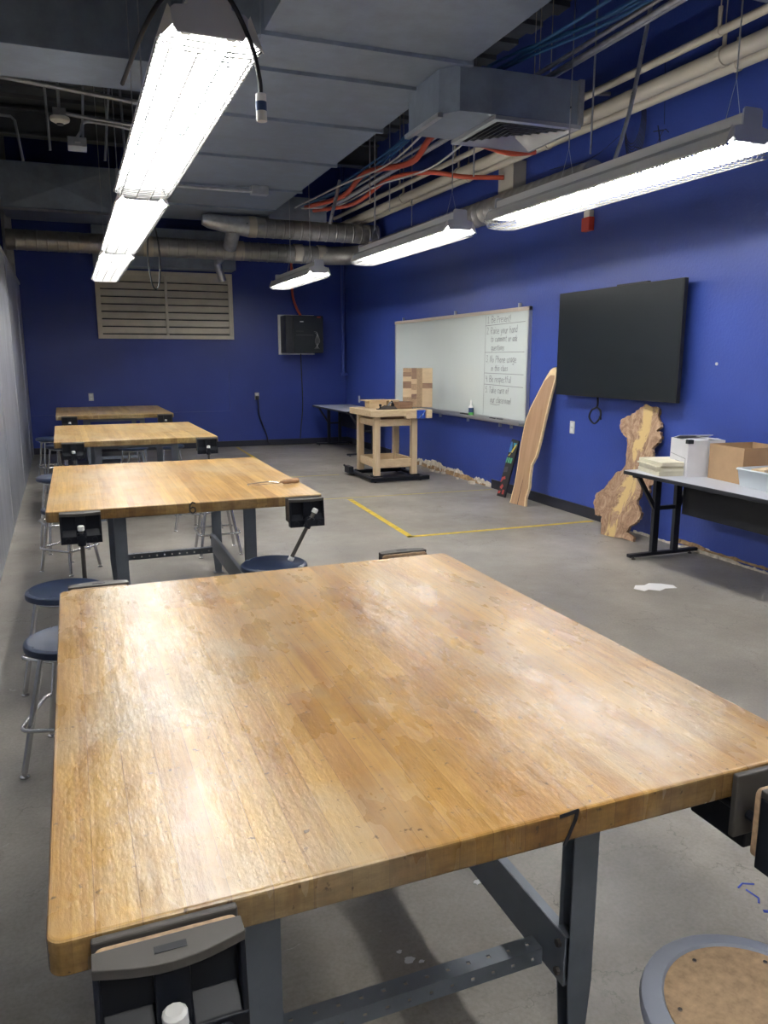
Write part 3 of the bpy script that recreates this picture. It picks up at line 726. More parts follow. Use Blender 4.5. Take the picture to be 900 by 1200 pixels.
# ------------------------------------------------------------------ wooden workbench on mobile base
t = empty('wooden_workbench', (3.575, 9.18, 0), 'pale maple workbench with blue end vise, below the whiteboard', 'workbench', None, D(0))
bw, bd = .66, .74; zb = .075; H = .88
lg = .075
for sx in (-1, 1):
    for sy in (-1, 1):
        x, y = sx*(.285-lg/2), sy*(.335-lg/2)
        MB().box((x-lg/2, y-lg/2, zb), (x+lg/2, y+lg/2, H-.075)).build('leg', 'maple', t, bevel=.003)
mb = MB()
for z0, z1 in ((.17, .27),):
    for sy in (-1, 1): mb.box((-.21, sy*(.335-lg/2)-.014, z0), (.21, sy*(.335-lg/2)+.014, z1))
    for sx in (-1, 1): mb.box((sx*(.285-lg/2)-.014, -.26, z0), (sx*(.285-lg/2)+.014, .26, z1))
mb.build('lower_rail', 'maple2', t, bevel=.002)
MB().box((-.24, -.29, .16), (.24, .29, .17)).build('lower_shelf', 'maple2', t)
mb = MB()
for sy in (-1, 1): mb.box((-.21, sy*(.335-lg/2)-.014, .68), (.21, sy*(.335-lg/2)+.014, .76))
for sx in (-1, 1): mb.box((sx*(.285-lg/2)-.014, -.26, .68), (sx*(.285-lg/2)+.014, .26, .76))
mb.build('upper_rail', 'maple2', t, bevel=.002)
MB().box((-.22, -.28, .765), (.26, .28, .80)).build('drawer_base', 'walnut', t)
MB().box((-.36, -.40, H-.075), (.30, .40, H)).build('benchtop', 'maple2', t, bevel=.003)
vv = MB().box((.10, -.415, H-.105), (.24, -.40, H-.001)).box((.36, -.43, H-.105), (.44, -.02, H-.002)).box((.10, -.40, H-.105), (.24, -.34, H-.075)).build('vise_jaw', 'maple2', t, bevel=.002)
MB().box((.24, -.36, H-.10), (.36, -.10, H-.03)).prism([(.24, -.41), (.36, -.41), (.36, -.36), (.24, -.36)], H-.11, H-.005).build('vise_body', 'blue_metal', t, bevel=.004)
MB().tube([(.30, -.40, H-.06), (.30, -.45, H-.06)], .008, 8).tube([(.34, -.44, H-.02), (.265, -.445, H-.10)], .005, 6).build('vise_handle', 'chrome', t)
mb = MB(); mb.box((-.36, -.42, .012), (.42, -.37, .060)); mb.box((-.36, .36, .012), (.42, .41, .060)); mb.box((-.36, -.37, .03), (-.30, .36, .06)); mb.box((.30, -.37, .03), (.36, .36, .06))
for sx in (-1, 1):
    for sy in (-1, 1): mb.box((sx*.25-.06, sy*.30-.06, .06), (sx*.25+.06, sy*.30+.06, zb))
base = mb.build('mobile_base', 'black', t, bevel=.004)
for sx, sy in ((-1, -1), (1, -1), (-1, 1), (1, 1)):
    MB().lathe([(.028, -.012), (.030, -.008), (.030, .008), (.028, .012)], 16, Matrix.Translation((sx*.30, sy*.395+.0, .031)) @ Matrix.Rotation(PI/2, 4, 'X')).build('caster_wheel', 'black_matte', base)
MB().box((-.42, .25, .03), (-.36, .45, .12)).tube([(-.40, .46, .10), (-.40, .52, .11)], .015, 8).build('lock_pedal', 'black', base, bevel=.004)
# things on the bench
t = empty('wooden_tray', (3.46, 9.30, .8805), 'shallow wooden box with a bent strip on top, on the wooden workbench', 'tray', None, D(4))
MB().box((-.10, -.06, 0), (.14, .08, .09)).build('box_body', 'maple2', t, bevel=.002)
MB().box((-.17, -.075, .092), (.16, .085, .104)).build('lid', 'maple2', t)
t = empty('hand_plane', (3.50, 8.97, .8805), 'hand plane with dark body and handle on the front of the wooden workbench', 'hand plane', None, D(4))
MB().box((-.13, -.03, 0), (.13, .03, .012)).prism([(-.13, 0), (.13, 0), (.10, .035), (-.02, .05), (-.09, .02)], -.03, -.026, Matrix.Rotation(PI/2, 4, 'X')).prism([(-.13, 0), (.13, 0), (.10, .035), (-.02, .05), (-.09, .02)], .026, .03, Matrix.Rotation(PI/2, 4, 'X')).build('sole', 'dark_steel', t)
MB().lathe([(.012, 0), (.010, .02), (.018, .04), (.014, .055)], 12, Matrix.Translation((-.09, 0, .012))).build('front_knob', 'black', t, smooth=50)
MB().prism([(.04, .012), (.08, .012), (.10, .05), (.075, .10), (.055, .11), (.06, .06)], -.012, .012, Matrix.Rotation(PI/2, 4, 'X')).build('tote', 'black', t, bevel=.004)
MB().prism([(-.02, .01), (0, .01), (.06, .09), (.05, .095)], -.02, .02, Matrix.Rotation(PI/2, 4, 'X')).build('blade', 'chrome', t)
tag(MB().box((-.10, -.07, 0), (.10, .07, .085)).build('walnut_block', 'walnut', loc=(3.77, 9.10, .8805), rz=D(5), bevel=.002), 'brown glued wood block beside the hand plane on the wooden workbench', 'wood block')
tag(MB().box((-.08, -.08, 0), (.07, .06, .10)).build('maple_block', 'maple2', loc=(3.70, 9.30, .8805), rz=D(3), bevel=.002), 'pale wood block behind the brown one on the wooden workbench', 'wood block')
# patchwork board resting against the whiteboard tray
t = empty('patchwork_board', (4.02, 9.22, .881), 'patchwork cutting board of dark and light woods standing on the wooden workbench', 'cutting board', None, D(-24))
MB().box((-.19, -.014, 0), (.19, .014, .50), Matrix.Rotation(D(-7), 4, 'X')).build('board_core', 'sapwood', t, bevel=.002)
rows = [(-.19, -.08, [(0, .05, 2), (.05, .13, 1), (.13, .24, 0), (.24, .33, 2), (.33, .39, 0), (.39, .45, 2), (.45, .50, 1)]),
        (-.08, -.01, [(0, .10, 1), (.10, .17, 2), (.17, .22, 0), (.22, .30, 1), (.30, .36, 0), (.36, .50, 2)]),
        (-.01, .06, [(0, .50, 3)]), (.06, .19, [(0, .12, 0), (.12, .24, 0), (.24, .31, 2), (.31, .36, 0), (.36, .50, 0)])]
pal = ['maple2', 'liner', 'walnut', 'hardboard']
for x0, x1, cs in rows:
        for z0, z1, c in cs:
            MB().box((x0+.0008, -.0162, z0+.0008), (x1-.0008, -.0142, z1-.0008), Matrix.Rotation(D(-7), 4, 'X')).build('wood_inlay', pal[c], t)

# ------------------------------------------------------------------ whiteboard
t = empty('whiteboard', (XR, 9.08, 1.435), 'large wall whiteboard with handwritten class rules at its right', 'whiteboard')
BX = -.028
MB().box((BX, -1.86, -.60), (-.001, 1.86, .585)).build('board_surface', 'board', t)
f = MB(); f.box((BX-.008, 1.855, -.61), (-.001, 1.88, .60)); f.box((BX-.008, -1.88, -.61), (-.001, -1.855, .60)); f.box((BX-.008, -1.855, -.61), (-.001, 1.855, -.595))
f.build('frame', 'alu', t)
MB().box((BX-.012, -1.88, .560), (-.001, 1.88, .60)).build('map_rail', 'tan_trim', t)
f = MB(); f.box((BX-.085, -1.87, -.635), (-.001, 1.0, -.622)); f.box((BX-.085, -1.87, -.622), (BX-.080, 1.0, -.605)); f.box((-.03, -1.87, -.66), (-.001, 1.0, -.60)); f.build('marker_tray', 'alu', t)
f = MB()
for y in (1.6, -.1, -1.65): f.box((BX-.004, y-.01, .60), (-.001, y+.01, .645))
for y in (.3, -.5, -1.3, -1.55): f.box((-.03, y-.01, -.70), (-.001, y+.01, -.66))
f.build('bracket', 'alu', t)
# handwriting: single-stroke letters, x 0..4, z 0..6
G = {'B': [[(0,0),(0,6),(2.6,5.8),(3,4.6),(2.2,3.3),(0,3.1),(3,2.6),(3.3,1.2),(2.2,0),(0,0)]], 'P': [[(0,0),(.2,6),(2.8,5.6),(3,4),(1.8,3),(0,2.8)]], 'R': [[(0,0),(.2,6),(2.8,5.6),(3,4),(1.6,3),(0,2.9),(3,0)]],
 'T': [[(-.2,5.8),(3.6,6)],[(1.7,5.9),(1.5,0)]], 'N': [[(0,0),(.2,6),(2.8,0),(3.1,6)]], 'e': [[(.2,1.8),(2.6,2.2),(2.2,3.5),(1,3.7),(.1,2.2),(.4,.5),(1.6,0),(2.7,.6)]], 'r': [[(.2,3.6),(.3,0)],[(.3,2.4),(1.2,3.6),(2.1,3.5)]],
 's': [[(2.2,3.3),(1,3.7),(.4,2.8),(2,1.4),(1.6,.2),(.2,.2)]], 'n': [[(.2,3.6),(.2,0)],[(.2,2.4),(1.4,3.7),(2.3,2.8),(2.4,0)]], 't': [[(1.2,5.6),(1,.5),(2,.0)],[(.1,3.9),(2.2,4)]], '!': [[(.6,6),(.6,1.6)],[(.6,.4),(.6,.1)]],
 'a': [[(2.4,3.4),(1,3.7),(.1,2),(.6,.2),(1.7,.3),(2.4,3.2),(2.5,0)]], 'i': [[(.5,3.6),(.5,0)],[(.5,5),(.5,5.3)]], 'y': [[(.1,3.6),(1.2,.6)],[(2.5,3.6),(.6,-2.2)]], 'o': [[(1.2,3.7),(.1,2),(1.1,0),(2.4,1.6),(1.6,3.6),(1.2,3.7)]],
 'u': [[(.2,3.6),(.3,.6),(1.4,0),(2.4,1.4),(2.4,3.6),(2.5,0)]], 'h': [[(.2,6),(.2,0)],[(.2,2.4),(1.4,3.7),(2.3,2.8),(2.4,0)]], 'd': [[(2.4,3.2),(1,3.6),(.1,1.8),(.8,.1),(2.2,.8)],[(2.5,6),(2.4,0)]], 'c': [[(2.3,3.2),(1.2,3.7),(.1,2),(.9,.1),(2.3,.5)]],
 'm': [[(.1,3.6),(.1,0)],[(.1,2.6),(1,3.7),(1.5,2.8),(1.5,0)],[(1.5,2.6),(2.4,3.7),(2.9,2.8),(2.9,0)]], 'k': [[(.2,6),(.2,0)],[(2.2,3.6),(.3,1.8),(2.3,0)]], 'p': [[(.2,3.6),(.2,-2.2)],[(.2,2.8),(1.4,3.7),(2.5,2),(1.4,0),(.3,.6)]], 'q': [[(2.3,3.2),(1.1,3.7),(.1,2),(.8,.3),(2.2,1)],[(2.4,3.6),(2.4,-2.2)]],
 'g': [[(2.3,3.2),(1.1,3.7),(.1,2),(.8,.3),(2.2,1)],[(2.4,3.6),(2.3,-1.6),(1.2,-2.2),(.2,-1.6)]], 'l': [[(.5,6),(.5,0)]], 'f': [[(2.2,5.6),(1.4,6),(.9,5),(.8,0)],[(0,3.4),(2,3.5)]], 'w': [[(0,3.6),(.8,0),(1.5,2.6),(2.2,0),(3,3.6)]],
 '1': [[(.3,5),(1.4,6),(1.4,0)],[(.2,0),(2.6,0)]], '2': [[(.2,5),(1.3,6),(2.5,5),(2,3),(.2,0),(2.8,.1)]], '3': [[(.2,5.8),(2.4,5.9),(1.2,3.6),(2.6,2),(1.6,0),(.1,.5)]], '4': [[(.6,6),(.1,2.8),(2.8,2.9)],[(2.1,5),(2,0)]], '5': [[(2.6,6),(.5,5.8),(.4,3.5),(2,3.4),(2.5,1.4),(1.2,0),(.1,.5)]], '.': [[(.3,0),(.5,.3)]]}
WD = {'i': 1.6, 'l': 1.5, '!': 1.8, '.': 1.4, ' ': 2.6, 'm': 4.0, 'w': 4.0, 'r': 2.8, 't': 2.9, 's': 3.0, 'B': 4.3, 'P': 4.1, 'R': 4.3, 'N': 4.3, 'T': 4.2}
# board local: reading direction is -Y; build in x-z then rotate so +x -> -Y, front faces -X
WM = Matrix(((0, 1, 0, 0), (-1, 0, 0, 0), (0, 0, 1, 0), (0, 0, 0, 1)))   # (x,y,z)->(y,-x,z)
wr = MB(); rw = random.Random(5)
def write(s, y_left, z, h, maxw=None):
    sc = h/6; x = 0; tot = sum(WD.get(c, 3.4) for c in s)*sc
    sx = sc*min(1, (maxw/tot) if maxw else 1)
    for c in s:
        dz = rw.uniform(-.3, .3)
        for st in G.get(c, []):
            glyph_stroke(wr, [(-(y_left)+(x+p[0])*sx+.12*p[1]*sx*.6, z+(p[1]+dz)*sc) for p in st], .0055, BX-.0006, WM)
        x += WD.get(c, 3.4)
yl = lambda y: y-9.08
zz = lambda z: z-1.435
L0 = yl(8.155)
write('1. Be Present!', L0-.04, zz(1.895), .075, .72)
write('2. Raise your hand', L0-.03, zz(1.775), .075, .84)
write('to comment or ask', L0-.13, zz(1.685), .065, .72)
write('questions', L0-.14, zz(1.590), .065, .5)
write('3. No Phone usage', L0-.03, zz(1.455), .075, .80)
write('in this class', L0-.15, zz(1.360), .065, .55)
write('4. Be respectful', L0-.03, zz(1.235), .072, .74)
write('5. Take care of', L0-.03, zz(1.110), .070, .68)
write('our classroom!', L0-.15, zz(1.000), .068, .62)
def rline(pts, w=.006): glyph_stroke(wr, [(-yl(y), zz(z)) for y, z in pts], w, BX-.0006, WM)
rline([(8.155, 1.985), (8.17, .85)], .005)
for zq, d in ((1.869, .015), (1.568, .0), (1.333, -.005), (1.204, -.012)): rline([(8.16, zq), (7.29, zq+d)])
rline([(8.0, .985), (7.85, .975), (7.78, .985)], .005)
wr.build('handwriting', 'ink', t)
# things on the tray
TT = 1.435-.622+.0005
t = empty('cleaner_bottle', (XR-.060, 8.42, TT), 'small spray cleaner bottle with green label on the whiteboard tray', 'bottle')
MB().lathe([(.028, 0), (.030, .01), (.030, .11), (.014, .14), (.012, .15)], 20).build('bottle_body', 'white', t, smooth=40)
MB().lathe([(.0305, .03), (.0305, .10)], 20).build('bottle_label', 'navy', t, smooth=40)
MB().lathe([(.0310, .012), (.0310, .045)], 20).build('green_band', 'green', t, smooth=40)
MB().lathe([(.014, .150), (.014, .175), (.008, .195)], 16).build('bottle_cap', 'white', t, smooth=40)
tag(MB().box((-.022, -.085, 0), (.022, .085, .025)).build('board_eraser', 'black_matte', loc=(XR-.068, 8.58, TT), bevel=.004), 'black board eraser left of the cleaner bottle on the tray', 'eraser')
for y, lab in ((7.87, 'left black marker lying on the whiteboard tray'), (7.70, 'right black marker lying on the whiteboard tray')):
    tag(MB().tube([(0, -.06, .009), (0, .06, .009)], .009, 10).build('dry_erase_marker', 'black_matte', loc=(XR-.07, y, TT), smooth=40), lab, 'marker', 'markers on the whiteboard tray')

# ------------------------------------------------------------------ television
t = empty('television', (XR, 5.70, 1.63), 'large black flat screen television mounted on the blue right wall', 'television')
MB().box((-.115, -.835, -.475), (-.075, .835, .475)).build('screen_body', 'tv_bezel', t, bevel=.004)
MB().box((-.117, -.825, -.462), (-.114, .825, .465)).build('screen', 'tv', t)
MB().box((-.075, -.45, -.25), (-.001, .45, .25)).box((-.06, -.35, .25), (-.03, .05, .495)).build('wall_mount', 'black_matte', t)
loop = smooth_path([(-.05, .25, -.47), (-.05, .25, -.56), (-.05, .33, -.60), (-.05, .36, -.67), (-.05, .28, -.72), (-.05, .20, -.66), (-.05, .20, -.60), (-.05, .25, -.57)], 6)
tag(MB().tube([Vector(p)+Vector((XR, 5.70, 1.63)) for p in loop], .009, 6).tube([(XR-.05, 5.90, .98), (XR-.05, 5.895, .95)], .012, 6).build('coiled_cable', 'cable_black', smooth=60), 'black cable looped below the television', 'cable')

# ------------------------------------------------------------------ wall fittings
def outlet(loc, axis, label, up=False):
    t = empty('wall_outlet', loc, label, 'outlet')
    a = Matrix.Identity(4) if axis == 'y' else Matrix.Rotation(-PI/2, 4, 'Z')
    MB().box((-.037, -.008, -.06), (.037, -.0005, .06), a).build('cover_plate', 'outlet', t, bevel=.002)
    for zc in (-.025, .025): MB().box((-.018, -.0105, zc-.016), (.018, -.008, zc+.016), a).build('socket', 'white', t)
    return t
outlet((.12, YB, .89), 'y', 'white outlet on back wall above the farthest bench')
outlet((2.81, YB, .86), 'y', 'white outlet on back wall with a black cord plugged in')
outlet((XR, 6.39, .84), 'x', 'white outlet on right wall between tall plank and burl slab')
outlet((XR, 12.69, .81), 'x', 'white outlet on right wall in the far corner above the table')
cp = smooth_path([(2.81, YB-.04, .84), (2.82, YB-.05, .72), (2.84, YB-.04, .5), (2.95, YB-.035, .2), (3.02, YB-.035, .02), (3.4, YB-.1, .015), (3.9, YB-.08, .015)], 6)
tag(MB().tube(cp, .010, 6).box((2.785, YB-.05, .80), (2.835, YB-.011, .865)).build('power_cord', 'cable_black'), 'black power cord hanging from the back wall outlet to the floor', 'cord')
cp = smooth_path([(3.60, YB-.03, 1.58), (3.61, YB-.02, 1.2), (3.62, YB-.02, .7), (3.58, YB-.02, .3), (3.56, YB-.03, .11)], 6)
tag(MB().tube(cp, .009, 6).build('network_cord', 'cable_black'), 'dark cable running down the back wall from the wall cabinet', 'cord')
# wall cabinet (open swing frame)
t = empty('wall_cabinet', (3.55, YB, 1.90), 'black wall-hung equipment cabinet with glass door on the back wall', 'cabinet')
MB().box((-.34, -.03, -.335), (.30, -.001, .335)).build('back_plate', 'white', t)
MB().box((-.30, -.40, -.31), (.34, -.03, .31)).build('cabinet_body', 'black_matte', t, bevel=.004)
MB().box((-.17, -.425, -.305), (.345, -.401, .305)).build('glass_door', 'tv', t, bevel=.004)
g = MB(); g.box((-.06, -.4275, .20), (0, -.4255, .215)); g.build('badge', 'cap', t)
g = MB(); g.box((-.13, -.4275, .045), (0, -.4258, .055)); g.box((-.13, -.4275, -.02), (.17, -.4258, -.005)); g.build('shelf_line', 'a_grey', t)
MB().box((.24, -.4275, .275), (.30, -.4255, .295)).build('red_tag', 'red', t)
g = MB()
for k in range(5):
    g.tube(smooth_path([(.18+.02*k, -.427, .05-.03*k), (.24, -.428, .02), (.20+.02*k, -.427, -.12), (.27-.02*k, -.427, -.24)], 4), .0016, 4)
g.build('patch_cable', 'cable_white', t)
tag(MB().tube(smooth_path([(3.45, YB-.1, 3.15), (3.45, YB-.1, 2.7), (3.47, YB-.1, 2.5), (3.53, YB-.12, 2.32), (3.58, YB-.15, 2.22)], 6), .022, 8).build('flexible_conduit', 'orange', smooth=60), 'orange flexible conduit dropping into the top of the wall cabinet', 'conduit')
tag(MB().tube([(4.36, 13.32, ZC), (4.36, 13.32, 1.42), (4.36, 13.32, 1.25)], [.028, .028, .022], 10).box((4.32, 13.30, 1.20), (XR, 13.34, 1.25)).build('corner_conduit', 'blue_wall', smooth=40), 'blue painted vertical pipe in the far right room corner', 'pipe')
# louver
t = empty('wall_louver', (1.37, YB, 2.34), 'large beige slatted ventilation louver on the back wall', 'louver')
w, h = 2.15, 1.06
f = MB(); f.box((-w/2, -.05, -h/2), (w/2, -.001, -h/2+.065)); f.box((-w/2, -.05, h/2-.065), (w/2, -.001, h/2)); f.box((-w/2, -.05, -h/2+.065), (-w/2+.07, -.001, h/2-.065)); f.box((w/2-.07, -.05, -h/2+.065), (w/2, -.001, h/2-.065)); f.box((-.02, -.055, -h/2+.065), (.02, -.001, h/2-.065)); f.build('louver_frame', 'louver', t, bevel=.004)
for k in range(8):
    z0 = -h/2+.080+k*.116
    for xs in ((-w/2+.07, -.02), (.02, w/2-.07)):
        mt2 = Matrix.Translation((0, 0, z0+.05))
        MB().add([(xs[0], -.048, -.040), (xs[1], -.048, -.040), (xs[1], -.022, .052), (xs[0], -.022, .052), (xs[0], -.006, -.046), (xs[1], -.006, -.046), (xs[1], -.006, .046), (xs[0], -.006, .046)],
                 [(0,1,2,3),(4,7,6,5),(0,4,5,1),(1,5,6,2),(2,6,7,3),(3,7,4,0)], mt2).build('slat', 'louver', t)
MB().box((-w/2+.07, -.004, -h/2+.065), (w/2-.07, -.001, h/2-.065)).build('backing', 'black_matte', t)
tag(MB().box((4.29, 7.42, 3.12), (XR-.001, 7.72, 3.50)).box((4.285, 7.415, 3.11), (4.29, 7.725, 3.51)).build('junction_box', 'beige', bevel=.004), 'tan electrical box high on the right wall between the light fixtures', 'electrical box')
t = empty('fire_alarm', (XR, 6.26, 2.72), 'small red alarm on the right wall below the nearest right light', 'alarm')
MB().box((-.06, -.06, -.08), (-.001, .06, .04)).build('alarm_body', 'red', t, bevel=.006)
MB().box((-.05, -.045, .04), (-.001, .045, .10)).build('strobe', 'smoke', t, bevel=.006)
tag(MB().tube([(0, 0, 0), (-.006, 0, 0)], .012, 8).build('wall_anchor', 'cap', loc=(XR, 4.59, 1.46)), 'tiny white anchor dot on the blue wall right of the television', 'anchor')

# ------------------------------------------------------------------ ductwork
def duct_section(mb, a, b, flanges=(), axis='y'):
    mb.box(a, b)
t = empty('main_duct', (1.93, 0, 3.5), 'wide rectangular sheet metal duct running toward the back above the benches', 'duct')
x0, x1, z0, z1 = -.72, .72, 0, .5
def quad_prism(mb, pts_bottom, zb, zt): mb.prism(pts_bottom, zb, zt)
mb = MB(); mb.box((x0, -3.5, z0), (x1, 12.2, z1)); mb.build('duct_body', 'duct', t, bevel=.004)
for y in (1.2, 2.4, 3.6, 5.22, 5.82, 6.95, 8.3, 9.7, 11.0):
    f = MB(); f.box((x0-.02, y-.018, z0-.025), (x1+.02, y+.018, z0)); f.box((x1, y-.018, z0), (x1+.02, y+.018, z1)); f.box((x0-.02, y-.018, z0), (x0, y+.018, z1))
    f.build('seam_flange', 'duct', t)
t = empty('cross_duct', (0, 6.3, 3.5), 'nearer sheet metal duct branching left from the main duct', 'duct')
MB().prism([(XL+.1, -.30), (.75, -.30), (1.205, -1.05), (1.205, .36), (XL+.1, .36)], -.002, .43).build('duct_body', 'duct', t, bevel=.004)
MB().box((-1.2, -.32, -.02), (-1.16, .38, 0)).build('seam_flange', 'duct', t)
t = empty('cross_duct', (0, 12.6, 3.5), 'farther sheet metal duct with cross-creased side near the back wall', 'duct')
m_ = MB().box((-.85, -.5, 0), (1.205, .5, .6)).build('duct_body', 'duct', t, bevel=.004)
MB().add([(-.82, -.502, .02), (.62, -.502, .02), (.62, -.502, .58), (-.82, -.502, .58), (-.1, -.530, .3)], [(0,1,4),(1,2,4),(2,3,4),(3,0,4),(0,3,2,1)]).build('creased_panel', 'duct', t)
MB().box((-.9, -.52, -.03), (1.20, -.50, .0)).build('edge_strip', 'galv', t); MB().box((.64, -.53, 0), (.68, -.50, .6)).build('seam_flange', 'galv', t)
t = empty('branch_duct', (3.05, 11.7, 3.45), 'short sheet metal duct stub on the far right side of the main duct', 'duct')
MB().box((-.40, -.3, 0), (.45, .3, .32)).build('duct_body', 'duct', t, bevel=.004)
t = empty('louver_plenum', (1.37, 13.1, 3.1), 'sheet metal plenum above the beige wall louver', 'duct')
MB().prism([(-1.08, .29), (1.08, .29), (1.08, -.1), (-1.08, -.1)], -.20, .38).build('duct_body', 'duct', t)
# diffuser box
t = empty('diffuser_box', (3.0, 5.6, 3.2), 'sheet metal duct box with square air diffuser beneath the main duct right side', 'air diffuser')
MB().prism([(-.50, -.20), (-.40, -.33), (-.15, -.35), (.59, -.35), (.59, .35), (-.50, .35)], 0.0, .298).build('duct_body', 'duct', t, bevel=.003)
MB().box((.56, -.37, -.005), (.60, .37, .305)).build('end_flange', 'galv', t); MB().box((-.53, -.25, -.03), (-.49, .36, .0)).build('edge_strip', 'galv', t)
dq = MB()
for k in range(7):
    s = .325-k*.046; zt = -.020+k*.0005
    for a in range(4):
        mt = Matrix.Translation((.235, .01, 0)) @ Matrix.Rotation(a*PI/2, 4, 'Z')
        dq.add([(-s, -s, zt-.012), (s, -s, zt-.012), (s-.024, -s+.024, zt+.003), (-s+.024, -s+.024, zt+.003), (-s, -s, zt-.010), (s, -s, zt-.010), (s-.024, -s+.024, zt+.006), (-s+.024, -s+.024, zt+.006)],
               [(0,3,2,1),(4,5,6,7),(0,1,5,4),(1,2,6,5),(2,3,7,6),(3,0,4,7)], mt)
dq.build('diffuser_vane', 'alu', t)
MB().box((.235-.33, .01-.33, -.009), (.235+.33, .01+.33, -.002)).build('dark_gap_backing', 'black_matte', t)  # black sheet added behind the vanes, standing in for shade in the gaps
fr = MB()
for a in range(4):
    mt = Matrix.Translation((.235, .01, 0)) @ Matrix.Rotation(a*PI/2, 4, 'Z')
    fr.add([(-.36, -.36, -.028), (.36, -.36, -.028), (.325, -.325, -.034), (-.325, -.325, -.034), (-.36, -.36, -.001), (.36, -.36, -.001), (.325, -.325, -.001), (-.325, -.325, -.001)],
           [(0,3,2,1),(4,5,6,7),(0,1,5,4),(1,2,6,5),(2,3,7,6),(3,0,4,7)], mt)
fr.build('diffuser_frame', 'alu', t)

# spiral pipes
def spiral(mb, pts, r, pitch=.13):
    P = [Vector(p) for p in pts]; out = []; rad = []
    for a, c in zip(P, P[1:]):
        L = (c-a).length; n = max(1, int(L/pitch))
        for k in range(n):
            for dt, rr in ((0, r), (.80, r), (.86, r*1.035), (.94, r*1.035)):
                out.append(a.lerp(c, (k+dt)/n)); rad.append(rr)
    out.append(P[-1]); rad.append(r); mb.tube(out, rad, 20); return mb
t = empty('spiral_pipe', (0, 0, 0), 'long lower spiral duct crossing below the ceiling in front of the louver', 'pipe')
bend = [(3.55, 12.0, 3.06), (3.80, 11.97, 3.06), (3.98, 11.86, 3.06), (4.09, 11.70, 3.06), (4.13, 11.45, 3.06)]
spiral(MB(), [(-.82, 12.0, 3.075), (3.55, 12.0, 3.06)], .135).build('pipe_run', 'spiral', t, smooth=30)
MB().tube(smooth_path(bend, 3), .137, 20).build('pipe_elbow', 'spiral', t, smooth=40)
spiral(MB(), [(4.14, 11.45, 3.06), (4.20, 5.9, 3.03)], .125).build('pipe_run', 'spiral', t, smooth=30)
for x in (.95, 2.25, 3.15, 3.52): MB().tube([(x, 12.0, 3.07), (x+.13, 12.0, 3.07)], .142, 20, cap=True).build('joint_tape', 'beige', t, smooth=30)
t = empty('spiral_pipe', (0, 0, 0), 'shorter upper spiral duct above the long one, left of the far right light', 'pipe')
spiral(MB(), [(2.35, 11.5, 3.34), (4.32, 11.5, 3.33)], .14).build('pipe_run', 'spiral', t, smooth=30)
MB().tube([(1.72, 11.5, 3.40), (1.80, 11.5, 3.39), (2.02, 11.5, 3.36), (2.36, 11.5, 3.34)], [.07, .10, .115, .142], 20).build('reducer', 'galv', t, smooth=40)
MB().tube([(2.14, 11.5, 3.30), (2.15, 11.58, 3.22), (2.15, 11.80, 3.10)], .10, 16).build('tee_drop', 'galv', t, smooth=40)
MB().tube([(2.36, 11.5, 3.34), (2.47, 11.5, 3.34)], .146, 20).build('joint_tape', 'beige', t, smooth=30)
tag(MB().tube(smooth_path([(2.15, 12.9, 3.05), (2.15, 12.9, 2.95), (2.18, 12.92, 2.85), (2.22, 12.95, 2.72)], 4), .06, 14).tube([(2.15, 12.9, 3.0), (2.15, 12.2, 3.05)], .05, 10).build('pipe_elbow_drop', 'galv', smooth=40), 'short galvanized pipe elbow at the upper right of the louver', 'pipe')

# beige pipes along the right wall
for (xn, yn, zn, xf, yf, zf, r, lab) in [(4.0, .5, 3.50, 4.0, 12.6, 3.72, .028, 'thin upper beige pipe running high along the right wall'), (4.05, .5, 3.36, 4.05, 12.6, 3.58, .055, 'thick middle beige pipe running high along the right wall'),
        (4.17, .5, 3.33, 4.17, 12.6, 3.55, .040, 'lower beige pipe running high along the right wall')]:
    t = tag(MB().tube([(xn, yn, zn), (xf, yf, zf)], r, 14).build('beige_pipe', 'beige', smooth=40), lab, 'pipe', None)
    for y in (4.35, 6.6, 8.2, 9.8):
        hg = MB(); zc = zn+(zf-zn)*(y-yn)/(yf-yn); hg.tube([(xn, y-.02, zc), (xn, y+.02, zc)], r*1.18, 14); hg.tube([(xn, y, zc+r), (xn, y, zc+r+.12)], .014, 6); hg.tube([(xn, y, zc+r+.1), (xn, y, ZC-.05)], .005, 4)
        hg.build('pipe_hanger', 'beige', t)
# conduits and cables
def line(name, mat, pts, r, label, cat='conduit', sm=6, n=6, group=None):
    return tag(MB().tube(smooth_path(pts, sm) if sm else pts, r, n).build(name, mat, smooth=60), label, cat, group)
G1 = 'silver conduits above the diffuser box'
for i, (dx, dz, r) in enumerate([(0, 0, .020), (.07, .02, .014), (-.06, .03, .016)]):
    line('silver_conduit', 'galv', [(3.52+dx, .8, 3.62+dz), (3.52+dx, 12.6, 3.64+dz)], r, 'silver conduit in the parallel run above the diffuser box', n=10, sm=0, group=G1)
for i, (dx, dz) in enumerate([(0, 0), (.05, .03), (-.06, .02), (.02, -.03)]):
    line('blue_cable', 'bluecable', [(3.16+dx, .8, 3.62+dz), (3.22+dx*2, 4.0, 3.58+dz), (3.10-dx, 6.0, 3.66+dz), (3.2+dx, 9, 3.58+dz), (3.15+dx, 11.3, 3.64)], .012, 'blue data cable in the bundle beside the main duct', 'cable', group='blue cables beside the main duct')
line('flexible_conduit', 'orange', [(3.25, 6.3, 3.46), (3.15, 6.9, 3.50), (3.22, 7.6, 3.42), (3.10, 8.6, 3.52), (3.22, 9.8, 3.50), (3.16, 11.3, 3.62)], .030, 'upper thick orange conduit running back along the main duct', n=10)
line('flexible_conduit', 'orange', [(3.28, 11.3, 3.58), (3.3, 9.6, 3.38), (3.35, 8.55, 3.46), (3.6, 8.0, 3.44), (3.9, 7.8, 3.38), (4.28, 7.6, 3.36)], .024, 'orange conduit curving across to the tan electrical box', n=10)
